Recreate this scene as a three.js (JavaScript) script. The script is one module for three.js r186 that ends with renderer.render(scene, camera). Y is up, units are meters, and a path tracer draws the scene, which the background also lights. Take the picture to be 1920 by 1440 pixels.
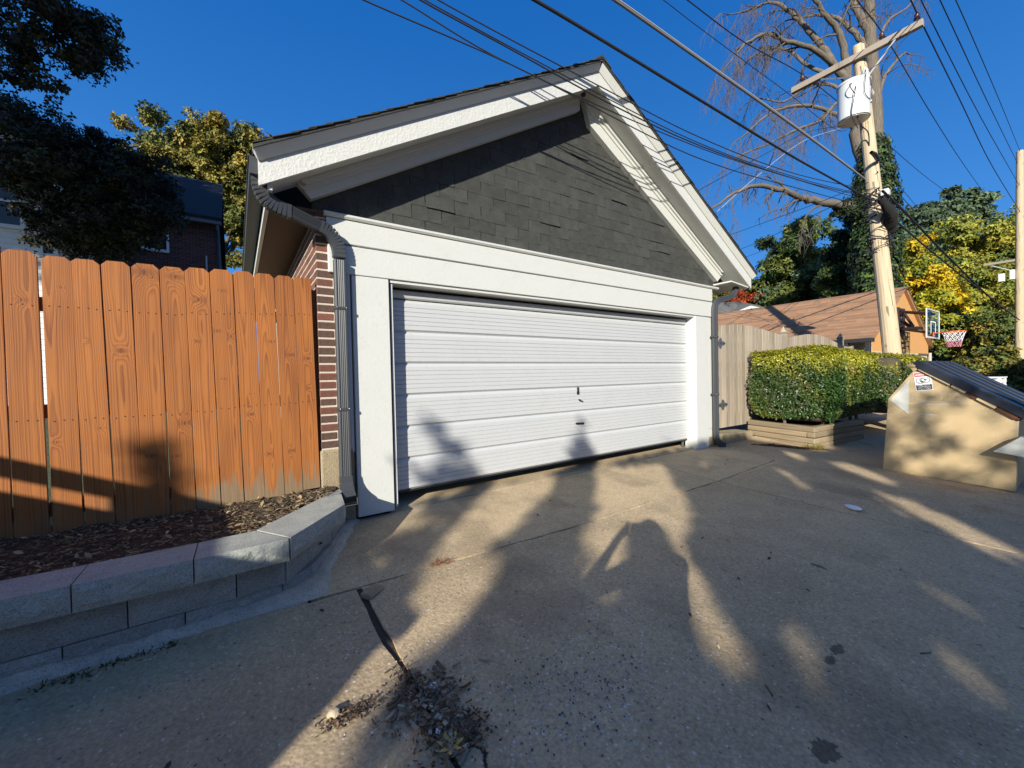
import * as THREE from 'three';
import { RoundedBoxGeometry } from 'three/addons/geometries/RoundedBoxGeometry.js';
import { MarchingCubes } from 'three/addons/objects/MarchingCubes.js';
import { mergeGeometries } from 'three/addons/utils/BufferGeometryUtils.js';

// ---------------------------------------------------------------- camera, sky, sun, exposure
const scene = new THREE.Scene();
const camera = new THREE.PerspectiveCamera(87.13, 4 / 3, 0.02, 3000);
camera.position.set(-1.156, 1.225, 3.633);
camera.rotation.order = 'YXZ';
camera.rotation.set(THREE.MathUtils.degToRad(-1.08), THREE.MathUtils.degToRad(-34.26), THREE.MathUtils.degToRad(-1.25));

const SUN = new THREE.Vector3(-0.735, 0.34, 0.587).normalize();   // towards the sun
const renderer = new THREE.WebGLRenderer({ antialias: true });
renderer.setSize(1024, 768);
renderer.toneMapping = THREE.LinearToneMapping;
renderer.toneMappingExposure = 1.5;
renderer.shadowMap.enabled = true;
{
  // clear autumn afternoon sky: deep blue overhead, paler towards the horizon, a pale glow round the sun
  const w = 512, h = 256, d = new Float32Array(w * h * 4);
  for (let j = 0; j < h; j++) for (let i = 0; i < w; i++) {
    const el = ((j + 0.5) / h - 0.5) * Math.PI, az = ((i + 0.5) / w - 0.5) * 2 * Math.PI;
    const dx = Math.cos(el) * Math.cos(az), dy = Math.sin(el), dz = Math.cos(el) * Math.sin(az);
    const t = Math.max(0, dy), k = Math.pow(1 - t, 2.2), low = Math.exp(-t * 9);
    let r = 0.002 + 0.07 * k + 0.03 * low, g = 0.075 + 0.20 * k + 0.05 * low, b = 0.30 + 0.38 * k + 0.02 * low;
    const c = dx * SUN.x + dy * SUN.y + dz * SUN.z, glow = 0.55 * Math.pow(Math.max(0, c), 14) + 0.09 * Math.pow(Math.max(0, c), 3);
    r += glow * 0.95; g += glow * 0.95; b += glow * 0.75;
    if (dy < 0) { r = 0.10; g = 0.11; b = 0.12; }
    const o = (j * w + i) * 4; d[o] = r; d[o + 1] = g; d[o + 2] = b; d[o + 3] = 1;
  }
  const sky = new THREE.DataTexture(d, w, h, THREE.RGBAFormat, THREE.FloatType);
  sky.mapping = THREE.EquirectangularReflectionMapping; sky.magFilter = THREE.LinearFilter; sky.needsUpdate = true;
  scene.background = sky; scene.environment = sky;
}
const sun = new THREE.DirectionalLight(new THREE.Color().setRGB(1.0, 0.955, 0.86), 5.0);
sun.position.copy(SUN).multiplyScalar(60).add(new THREE.Vector3(5, 0, 0)); sun.target.position.set(5, 0, 0);
sun.castShadow = true; sun.shadow.mapSize.set(4096, 4096); sun.shadow.radius = 1;
Object.assign(sun.shadow.camera, { left: -40, right: 40, top: 30, bottom: -30, near: 1, far: 140 });
scene.add(sun, sun.target);

// ---------------------------------------------------------------- helpers
function rng(seed) { let s = seed >>> 0; return () => { s = (s + 0x6D2B79F5) >>> 0; let t = s; t = Math.imul(t ^ (t >>> 15), t | 1); t ^= t + Math.imul(t ^ (t >>> 7), t | 61); return ((t ^ (t >>> 14)) >>> 0) / 4294967296; }; }
const R0 = rng(12345);
const rr = (a, b, r = R0) => a + (b - a) * r();
const V = (x, y, z) => new THREE.Vector3(x, y, z);
const clamp = (x, a = 0, b = 1) => Math.min(b, Math.max(a, x)), mix = (a, b, t) => a + (b - a) * t;
const sst = (a, b, x) => { const t = clamp((x - a) / (b - a)); return t * t * (3 - 2 * t); };
function hash(x, y, s = 0) { let h = Math.imul(x | 0, 374761393) ^ Math.imul(y | 0, 668265263) ^ Math.imul(s | 0, 2147483647 ^ 0x5bd1e995); h = Math.imul(h ^ (h >>> 13), 1274126177); h ^= h >>> 16; return (h >>> 0) / 4294967296; }
function noise(x, y, s = 0) {
  const xi = Math.floor(x), yi = Math.floor(y); let fx = x - xi, fy = y - yi; fx = fx * fx * (3 - 2 * fx); fy = fy * fy * (3 - 2 * fy);
  const a = hash(xi, yi, s), b = hash(xi + 1, yi, s), c = hash(xi, yi + 1, s), d = hash(xi + 1, yi + 1, s);
  return a + (b - a) * fx + (c - a) * fy + (a - b - c + d) * fx * fy;
}
function fbm(x, y, o = 4, s = 0) { let v = 0, a = 0.5, n = 0; for (let i = 0; i < o; i++) { v += a * noise(x, y, s + i * 17); n += a; a *= 0.5; x *= 2.03; y *= 2.03; } return v / n; }
const enc = v => { v = clamp(v); return 255 * (v <= 0.0031308 ? v * 12.92 : 1.055 * Math.pow(v, 1 / 2.4) - 0.055); };
function tex(w, h, fn, srgb = true, repeat = true) {           // fn(u, v) -> linear rgb, or one height
  const d = new Uint8Array(w * h * 4);
  for (let j = 0; j < h; j++) for (let i = 0; i < w; i++) {
    const c = fn((i + 0.5) / w, (j + 0.5) / h), o = (j * w + i) * 4;
    if (typeof c === 'number') d[o] = d[o + 1] = d[o + 2] = 255 * clamp(c);
    else if (srgb) { d[o] = enc(c[0]); d[o + 1] = enc(c[1]); d[o + 2] = enc(c[2]); }
    else { d[o] = 255 * clamp(c[0]); d[o + 1] = 255 * clamp(c[1]); d[o + 2] = 255 * clamp(c[2]); }
    d[o + 3] = 255;
  }
  const t = new THREE.DataTexture(d, w, h); t.magFilter = THREE.LinearFilter; t.minFilter = THREE.LinearMipmapLinearFilter; t.generateMipmaps = true;
  if (repeat) t.wrapS = t.wrapT = THREE.RepeatWrapping;
  if (srgb) t.colorSpace = THREE.SRGBColorSpace;
  t.needsUpdate = true; return t;
}
function rep(t, x, y = x) { const c = t.clone(); c.repeat.set(x, y); c.needsUpdate = true; return c; }
function mat(c, o = {}) { const m = new THREE.MeshStandardMaterial({ roughness: 0.85, ...o }); m.color.setRGB(...c); m.side = THREE.DoubleSide; return m; }

const used = {};
function numbered(n) { const k = used[n] = (used[n] ?? -1) + 1; return k ? `${n}_${String(k).padStart(3, '0')}` : n; }
function shade(o) { o.traverse(m => { if (m.isMesh) m.castShadow = m.receiveShadow = true; }); return o; }
function thing(name, label, category, [x, y, z] = [0, 0, 0], turn = 0, group) {
  const o = new THREE.Group(); o.name = numbered(name); o.position.set(x, y, z); o.rotation.y = turn;
  o.userData = { label, category }; if (group) o.userData.group = group; scene.add(o); return o;
}
function part(name, geo, m, parent) { const o = new THREE.Mesh(geo, m); o.name = name; o.castShadow = o.receiveShadow = true; parent.add(o); return o; }
function solo(name, geo, m, label, category, group) { const o = new THREE.Mesh(geo, m); o.name = numbered(name); o.castShadow = o.receiveShadow = true; o.userData = { label, category }; if (group) o.userData.group = group; scene.add(o); return o; }
function struct(name, geo, m) { const o = geo ? new THREE.Mesh(geo, m) : new THREE.Group(); o.name = numbered(name); o.castShadow = o.receiveShadow = true; o.userData = { kind: 'structure' }; scene.add(o); return o; }

function uvBox(g, s = 1, ox = 0, oy = 0) {                       // uv in metres by the way each face looks
  if (g.index) g = g.toNonIndexed();
  if (!g.attributes.normal) g.computeVertexNormals();
  const p = g.attributes.position, uv = new Float32Array(p.count * 2), a = V(), b = V(), c = V();
  for (let i = 0; i < p.count; i += 3) {
    a.fromBufferAttribute(p, i); b.fromBufferAttribute(p, i + 1); c.fromBufferAttribute(p, i + 2);
    const n = b.clone().sub(a).cross(c.clone().sub(a)), x = Math.abs(n.x), y = Math.abs(n.y), z = Math.abs(n.z);
    for (const [k, q] of [[i, a], [i + 1, b], [i + 2, c]]) {
      const [u, v] = z >= x && z >= y ? [q.x, q.y] : x >= y ? [q.z, q.y] : [q.x, q.z];
      uv[k * 2] = u * s + ox; uv[k * 2 + 1] = v * s + oy;
    }
  }
  g.setAttribute('uv', new THREE.BufferAttribute(uv, 2)); return g;
}
function bx(x0, x1, y0, y1, z0, z1, r = 0.003, seg = 1) {
  const w = x1 - x0, h = y1 - y0, d = z1 - z0; r = Math.min(r, w / 2.1, h / 2.1, d / 2.1);
  const g = r > 0 ? new RoundedBoxGeometry(w, h, d, seg, r) : new THREE.BoxGeometry(w, h, d);
  g.translate((x0 + x1) / 2, (y0 + y1) / 2, (z0 + z1) / 2); return uvBox(g);
}
function plain(x0, x1, y0, y1, z0, z1) { return bx(x0, x1, y0, y1, z0, z1, 0); }
function prism(pts, h0, h1, axis = 'z', bevel = 0) {             // polygon extruded: axis z -> pts (x,y); x -> pts (z,y); y -> pts (x,z)
  const s = new THREE.Shape(pts.map(p => new THREE.Vector2(p[0], p[1])));
  let g = new THREE.ExtrudeGeometry(s, { depth: h1 - h0 - 2 * bevel, bevelEnabled: bevel > 0, bevelThickness: bevel, bevelSize: bevel, bevelOffset: -bevel, bevelSegments: 1, curveSegments: 8 });
  g.translate(0, 0, h0 + bevel);
  const p = g.attributes.position;
  if (axis === 'x') for (let i = 0; i < p.count; i++) { const a = p.getX(i), b = p.getY(i), c = p.getZ(i); p.setXYZ(i, c, b, a); }
  if (axis === 'y') for (let i = 0; i < p.count; i++) { const a = p.getX(i), b = p.getY(i), c = p.getZ(i); p.setXYZ(i, a, c, b); }
  g.computeVertexNormals(); return uvBox(g);
}
function merge(list) { return mergeGeometries(list.map(g => { if (g.index) g = g.toNonIndexed(); for (const k of Object.keys(g.attributes)) if (!['position', 'normal', 'uv'].includes(k)) g.deleteAttribute(k); if (!g.attributes.uv) g = uvBox(g); return g; })); }
function sweep(path, section, up = V(0, 0, 1), closed = true) {   // section: [[right, up], ...]; path: Vector3[]
  const n = section.length, pos = [], uv = []; let len = 0; const rings = [];
  for (let i = 0; i < path.length; i++) {
    const t = path[Math.min(i + 1, path.length - 1)].clone().sub(path[Math.max(i - 1, 0)]).normalize();
    const r = t.clone().cross(up).normalize(), u = r.clone().cross(t).normalize();
    if (i) len += path[i].distanceTo(path[i - 1]);
    rings.push([section.map(s => path[i].clone().addScaledVector(r, s[0]).addScaledVector(u, s[1])), len]);
  }
  const q = (a, b, c, ua, ub, uc) => { for (const v of [a, b, c]) pos.push(v.x, v.y, v.z); uv.push(...ua, ...ub, ...uc); };
  let per = [0]; for (let k = 0; k < n; k++) { const a = section[k], b = section[(k + 1) % n]; per.push(per[k] + Math.hypot(a[0] - b[0], a[1] - b[1])); }
  for (let i = 0; i + 1 < rings.length; i++) for (let k = 0; k < n; k++) {
    const [A, la] = rings[i], [B, lb] = rings[i + 1], k2 = (k + 1) % n;
    q(A[k], B[k], B[k2], [per[k], la], [per[k], lb], [per[k + 1], lb]); q(A[k], B[k2], A[k2], [per[k], la], [per[k + 1], lb], [per[k + 1], la]);
  }
  if (closed) for (const [ring, flip] of [[rings[0][0], 1], [rings[rings.length - 1][0], 0]]) {
    const c = V(0, 0, 0); ring.forEach(v => c.add(v)); c.multiplyScalar(1 / n);
    for (let k = 0; k < n; k++) { const a = ring[k], b = ring[(k + 1) % n]; flip ? q(c, a, b, [0, 0], [0.02, 0], [0, 0.02]) : q(c, b, a, [0, 0], [0.02, 0], [0, 0.02]); }
  }
  const g = new THREE.BufferGeometry(); g.setAttribute('position', new THREE.Float32BufferAttribute(pos, 3)); g.setAttribute('uv', new THREE.Float32BufferAttribute(uv, 2)); g.computeVertexNormals(); return g;
}
function limb(pts, radii, seg = 7) {                              // smooth tapered tube with shared normals
  const pos = [], nor = [], uv = [], idx = []; let len = 0, u = V(0.31, 0.2, 0.93);
  for (let i = 0; i < pts.length; i++) {
    const t = pts[Math.min(i + 1, pts.length - 1)].clone().sub(pts[Math.max(i - 1, 0)]).normalize();
    u.addScaledVector(t, -u.dot(t)); if (u.lengthSq() < 1e-6) u.set(t.z, t.x, t.y).addScaledVector(t, -0.5); u.normalize();
    const r = t.clone().cross(u); if (i) len += pts[i].distanceTo(pts[i - 1]);
    for (let k = 0; k <= seg; k++) {
      const a = k / seg * Math.PI * 2, d = u.clone().multiplyScalar(Math.cos(a)).addScaledVector(r, Math.sin(a)), p = pts[i].clone().addScaledVector(d, radii[i]);
      pos.push(p.x, p.y, p.z); nor.push(d.x, d.y, d.z); uv.push(k / seg * Math.max(0.05, radii[0] * 6.28), len);
      if (i && k) { const o = i * (seg + 1) + k; idx.push(o - seg - 2, o - seg - 1, o, o - seg - 2, o, o - 1); }
    }
  }
  const g = new THREE.BufferGeometry(); g.setAttribute('position', new THREE.Float32BufferAttribute(pos, 3)); g.setAttribute('normal', new THREE.Float32BufferAttribute(nor, 3)); g.setAttribute('uv', new THREE.Float32BufferAttribute(uv, 2)); g.setIndex(idx);
  return g.toNonIndexed();
}
const rod = (a, b, r, seg = 7, r2 = r) => limb([a, b], [r, r2], seg);
function disp(g, f) { const p = g.attributes.position, v = V(); for (let i = 0; i < p.count; i++) { v.fromBufferAttribute(p, i); f(v); p.setXYZ(i, v.x, v.y, v.z); } g.computeVertexNormals(); return g; }
function instances(name, geo, m, list, parent, stuff = false) {   // list of [position, quaternion, scale, colour]
  const o = new THREE.InstancedMesh(geo, m, list.length), M = new THREE.Matrix4(), s = V(), c = new THREE.Color();
  list.forEach(([p, q, k, col], i) => { o.setMatrixAt(i, M.compose(p, q, typeof k === 'number' ? s.setScalar(k) : k)); if (col) o.setColorAt(i, c.setRGB(...col)); });
  o.name = name; o.castShadow = o.receiveShadow = true; if (stuff) o.userData.kind = 'stuff'; (parent || scene).add(o); return o;
}
const randQ = (r = R0) => { const u = r(), v = r() * 6.2832, w = r() * 6.2832, a = Math.sqrt(1 - u), b = Math.sqrt(u); return new THREE.Quaternion(a * Math.sin(v), a * Math.cos(v), b * Math.sin(w), b * Math.cos(w)); };
const inPoly = (P, x, y) => { let c = false; for (let i = 0, j = P.length - 1; i < P.length; j = i++) if ((P[i][1] > y) !== (P[j][1] > y) && x < (P[j][0] - P[i][0]) * (y - P[i][1]) / (P[j][1] - P[i][1]) + P[i][0]) c = !c; return c; };
const groundY = (x, z) => z <= 0 ? 0 : -0.065 * Math.min(z, 7);

// ---------------------------------------------------------------- materials
const paintBump = tex(512, 512, (u, v) => 0.5 + 0.5 * (fbm(u * 60, v * 60, 4, 3) - 0.5) + 0.25 * Math.pow(fbm(u * 18, v * 22, 3, 9), 3));
const paintTint = tex(256, 256, (u, v) => { const k = 0.965 + 0.05 * fbm(u * 7, v * 7, 4, 5) - (fbm(u * 30, v * 30, 3, 8) > 0.74 ? 0.05 : 0); return [k, k, k * 0.99]; });
const grainBump = tex(256, 512, (u, v) => 0.5 + 0.5 * (fbm(u * 70, v * 5, 4, 3) - 0.5));
const fineBump = tex(256, 256, (u, v) => fbm(u * 90, v * 90, 3, 21));
const M = {
  white: mat([0.58, 0.58, 0.535], { roughness: 0.6, map: rep(paintTint, 1.2), bumpMap: rep(paintBump, 1.3), bumpScale: 0.0016 }),
  whiteRough: mat([0.58, 0.575, 0.53], { roughness: 0.62, map: rep(paintTint, 1.2), bumpMap: rep(paintBump, 1.3), bumpScale: 0.006 }),
  whiteWood: mat([0.58, 0.58, 0.545], { roughness: 0.55, map: rep(paintTint, 1.3), bumpMap: rep(grainBump, 2.2, 0.8), bumpScale: 0.003 }),
  door: mat([0.50, 0.505, 0.50], { roughness: 0.42, map: rep(paintTint, 0.9), bumpMap: rep(fineBump, 3, 3), bumpScale: 0.0006 }),
  dark: mat([0.012, 0.012, 0.012]),
  gutter: new THREE.MeshPhysicalMaterial({ roughness: 0.5, metalness: 0, side: THREE.DoubleSide, bumpMap: rep(fineBump, 5), bumpScale: 0.0004 }),
  screw: mat([0.75, 0.75, 0.75], { roughness: 0.25, metalness: 1 }),
  steel: mat([0.35, 0.36, 0.37], { roughness: 0.4, metalness: 0.9 }),
  soffit: mat([0.11, 0.07, 0.045], { roughness: 0.85, bumpMap: rep(grainBump, 1, 1), bumpScale: 0.002 }),
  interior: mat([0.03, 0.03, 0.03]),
  mortar: mat([0.56, 0.47, 0.38], { roughness: 0.95, bumpMap: rep(fineBump, 4), bumpScale: 0.003 }),
  black: mat([0.02, 0.02, 0.021], { roughness: 0.5 }),
  wire: mat([0.016, 0.016, 0.018], { roughness: 0.7 }),
  wireGrey: mat([0.16, 0.15, 0.14], { roughness: 0.6 }),
  wirePale: mat([0.4, 0.4, 0.4], { roughness: 0.5 }),
};
M.gutter.color.setRGB(0.045, 0.048, 0.052);

// ---------------------------------------------------------------- ground
const CX0 = -2.6, CXW = 10, CZ0 = -0.7, CZW = 6;
const crackPts = [[-0.57, 2.18], [-0.5, 2.27], [-0.44, 2.33], [-0.46, 2.42], [-0.40, 2.55], [-0.33, 2.75], [-0.36, 3.0]];
const crack2 = [[-0.56, 2.2], [-0.56, 2.3], [-0.585, 2.38], [-0.57, 2.6]];
function crackD(x, z) { let m = 9; for (const P of [crackPts, crack2]) for (let i = 0; i + 1 < P.length; i++) { const [ax, az] = P[i], [bx_, bz] = P[i + 1], t = clamp(((x - ax) * (bx_ - ax) + (z - az) * (bz - az)) / ((bx_ - ax) ** 2 + (bz - az) ** 2)); m = Math.min(m, Math.hypot(x - ax - t * (bx_ - ax), z - az - t * (bz - az))); } return m; }
const oil = [[1.306, 2.878, 0.05, 0.025], [1.184, 2.884, 0.04, 0.02], [0.62, 3.05, 0.06, 0.04], [2.2, 2.5, 0.02, 0.05]];
function concrete(u, v) {
  const x = CX0 + u * CXW, z = CZ0 + v * CZW, rough = z > 1.05 ? 1 : 0.35;
  const big = fbm(x * 0.9, z * 0.9, 4, 1), mid = fbm(x * 5, z * 5, 4, 31), fine = noise(x * 160, z * 160, 7), fine2 = noise(x * 70, z * 70, 8);
  let k = 0.355 + 0.11 * (big - 0.5) + 0.10 * (mid - 0.5) + (0.10 + 0.10 * rough) * (fine - 0.5) + 0.08 * (fine2 - 0.5);
  if (z > 1.05) k *= 0.90; if (x < -0.56 && z > 1) k *= 0.86;
  let c = [k * 1.40, k * 1.05, k * 0.62];
  // bits of aggregate and paint flecks
  const a = hash(Math.floor(x * 150), Math.floor(z * 150), 5), th = 0.986 - 0.02 * rough * sst(0.45, 0.7, fbm(x * 1.4, z * 1.4, 3, 77)) - 0.02 * rough * Math.exp(-(((x - 0.1) / 0.7) ** 2 + ((z - 2.35) / 0.45) ** 2));
  if (a > th) { const t = hash(Math.floor(x * 150), Math.floor(z * 150), 6); const q = t > 0.5 ? 0.66 : t > 0.25 ? 0.10 : 0.42; c = [q, q * 0.95, q * 0.85]; }
  const st = sst(0.58, 0.78, fbm(x * 2.3, z * 1.6, 4, 55)); c = c.map(q => q * (1 - 0.22 * st));
  const rust = sst(0.5, 0.75, fbm(x * 3, z * 3, 4, 66)) * Math.exp(-(((x - 5.2) / 0.8) ** 2 + ((z - 2.7) / 0.8) ** 2)) * 0.6; c = [c[0] * (1 - 0.25 * rust), c[1] * (1 - 0.5 * rust), c[2] * (1 - 0.65 * rust)];
  for (const [ox, oz, ra, rb] of oil) { const d = Math.hypot((x - ox) / ra, (z - oz) / rb) + 0.5 * (fine2 - 0.5); if (d < 1) c = c.map(q => q * 0.35); }
  const cd = crackD(x + 0.02 * (noise(x * 25, z * 25, 3) - 0.5), z + 0.02 * (noise(x * 25, z * 25, 4) - 0.5)); if (cd < 0.006) c = [0.03, 0.025, 0.02];
  return c;
}
const concreteMap = tex(2048, 1228, concrete, true, false); concreteMap.wrapS = concreteMap.wrapT = THREE.MirroredRepeatWrapping;
const concreteBump = tex(2048, 1228, (u, v) => {
  const x = CX0 + u * CXW, z = CZ0 + v * CZW, rough = z > 1.05 ? 1 : 0.45;
  const cd = crackD(x + 0.02 * (noise(x * 25, z * 25, 3) - 0.5), z + 0.02 * (noise(x * 25, z * 25, 4) - 0.5));
  return (cd < 0.008 ? 0.0 : 0.35) + rough * (0.3 * noise(x * 150, z * 150, 7) + 0.2 * noise(x * 60, z * 60, 8)) + 0.15 * fbm(x * 6, z * 6, 3, 31);
}, false, false); concreteBump.wrapS = concreteBump.wrapT = THREE.MirroredRepeatWrapping;
M.concrete = mat([1, 1, 1], { map: concreteMap, bumpMap: concreteBump, bumpScale: 0.006, roughness: 0.93 });
M.dirt = mat([0.05, 0.042, 0.034], { roughness: 1, bumpMap: rep(fineBump, 1), bumpScale: 0.01 });
{
  // one sheet out to the horizon, under the slabs
  const xs = [-400, -120, -40, -16, -8, -4, -2, 0, 2, 4, 6, 8, 10, 12, 16, 24, 40, 120, 400], zs = [-400, -120, -40, -16, -8, -4, -2, -1, 0, 1, 2, 3, 4, 5, 7, 10, 20, 60, 200, 400];
  const pos = [], uv = [], idx = [];
  zs.forEach((z, j) => xs.forEach((x, i) => { pos.push(x, groundY(x, z) - 0.014, z); uv.push(x * 0.5, z * 0.5); if (i && j) { const o = j * xs.length + i; idx.push(o - xs.length - 1, o - 1, o, o - xs.length - 1, o, o - xs.length); } }));
  const g = new THREE.BufferGeometry(); g.setAttribute('position', new THREE.Float32BufferAttribute(pos, 3)); g.setAttribute('uv', new THREE.Float32BufferAttribute(uv, 2)); g.setIndex(idx); g.computeVertexNormals();
  struct('ground', g, M.dirt);
}
const driveway = struct('driveway');
function slab(poly, jit = 0.006) {
  const P = [], r = rng(poly.length * 991 + Math.round(poly[0][0] * 1000));
  poly.forEach((a, i) => { const b = poly[(i + 1) % poly.length], n = Math.max(1, Math.min(60, Math.round(Math.hypot(a[0] - b[0], a[1] - b[1]) / 0.11))); for (let k = 0; k < n; k++) { const t = k / n; P.push([mix(a[0], b[0], t) + (k ? rr(-jit, jit, r) : 0), mix(a[1], b[1], t) + (k ? rr(-jit, jit, r) : 0)]); } });
  const s = new THREE.ShapeGeometry(new THREE.Shape(P.map(p => new THREE.Vector2(p[0], p[1])))).toNonIndexed(), pos = [], uv = [];
  const Y = z => -0.065 * Math.min(z, 7), put = (x, y, z) => { pos.push(x, y, z); uv.push((x - CX0) / CXW, (z - CZ0) / CZW); };
  const q = s.attributes.position; for (let i = 0; i < q.count; i += 3) for (const k of [0, 2, 1]) put(q.getX(i + k), Y(q.getY(i + k)), q.getY(i + k));
  // worn arris: a narrow chamfer and a side down into the joint
  const cx = P.reduce((a, p) => a + p[0], 0) / P.length, cz = P.reduce((a, p) => a + p[1], 0) / P.length;
  P.forEach((a, i) => { const b = P[(i + 1) % P.length]; put(a[0], Y(a[1]), a[1]); put(b[0], Y(b[1]), b[1]); put(b[0], Y(b[1]) - 0.16, b[1]); put(a[0], Y(a[1]), a[1]); put(b[0], Y(b[1]) - 0.16, b[1]); put(a[0], Y(a[1]) - 0.16, a[1]); });
  const g = new THREE.BufferGeometry(); g.setAttribute('position', new THREE.Float32BufferAttribute(pos, 3)); g.setAttribute('uv', new THREE.Float32BufferAttribute(uv, 2)); g.computeVertexNormals();
  return part('concrete_slab', g, M.concrete, driveway);
}
slab([[-0.02, -0.9], [4.98, -0.9], [4.98, -0.075], [-0.02, -0.058]]);
slab([[-0.4, -0.04], [3.53, -0.055], [3.5, 1.055], [1.2, 1.08], [-0.58, 1.02], [-0.83, 1.0], [-0.84, 0.8], [-0.7, 0.4], [-0.52, 0.1]]);
slab([[3.545, -0.055], [5.62, -0.06], [5.62, 0.3], [5.2, 0.96], [3.515, 1.055]]);
slab([[-0.55, 1.035], [1.2, 1.095], [3.5, 1.07], [3.58, 2.2], [3.74, 3.3], [3.9, 6.8], [-0.53, 6.8], [-0.535, 1.9]], 0.008);
slab([[3.52, 1.07], [5.21, 0.975], [5.64, 0.3], [5.64, -0.06], [14, -0.06], [14, 6.8], [3.925, 6.8], [3.76, 3.3], [3.6, 2.2]]);
slab([[-0.585, 1.04], [-0.59, 1.5], [-0.56, 1.9], [-0.555, 6.8], [-6, 6.8], [-6, 0.9], [-0.86, 0.9], [-0.85, 1.035]], 0.008);

// ---------------------------------------------------------------- white garage
const shingleTex = tex(512, 512, (u, v) => { const k = 0.048 + 0.045 * (noise(u * 240, v * 240, 4) - 0.5) + 0.03 * (fbm(u * 9, v * 9, 3, 2) - 0.5) + (hash(Math.floor(u * 300), Math.floor(v * 300), 9) > 0.97 ? 0.05 : 0); return [k * 0.98, k, k * 0.9]; });
const brickTex = [0, 1, 2].map(n => tex(128, 64, (u, v) => { const k = 0.75 + 0.5 * fbm(u * 14, v * 7, 4, n * 9) - 0.5 * (noise(u * 40, v * 20, n) > 0.86 ? 1 : 0) * 0.4, c = [[0.15, 0.062, 0.040], [0.10, 0.055, 0.038], [0.185, 0.072, 0.046]][n]; return c.map(q => q * k); }));
const concTile = tex(512, 512, (u, v) => { const k = 0.36 + 0.14 * (fbm(u * 6, v * 6, 4, 3) - 0.5) + 0.16 * (noise(u * 150, v * 150, 4) - 0.5) - (hash(Math.floor(u * 130), Math.floor(v * 130), 9) > 0.975 ? 0.16 : 0); return [k * 1.05, k * 0.9, k * 0.66]; });
M.brick = brickTex.map(t => mat([1, 1, 1], { map: rep(t, 4, 8), bumpMap: rep(fineBump, 6), bumpScale: 0.003, roughness: 0.9 }));
M.gable = [0.93, 1, 1.08].map(k => mat([k * 1.0, k * 1.0, k * 0.96], { map: rep(shingleTex, 1.6), bumpMap: rep(fineBump, 5), bumpScale: 0.003, roughness: 0.95 }));
M.foundation = mat([0.85, 0.78, 0.64], { map: rep(concTile, 1.5), bumpMap: rep(fineBump, 3), bumpScale: 0.006, roughness: 0.95 });

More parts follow.
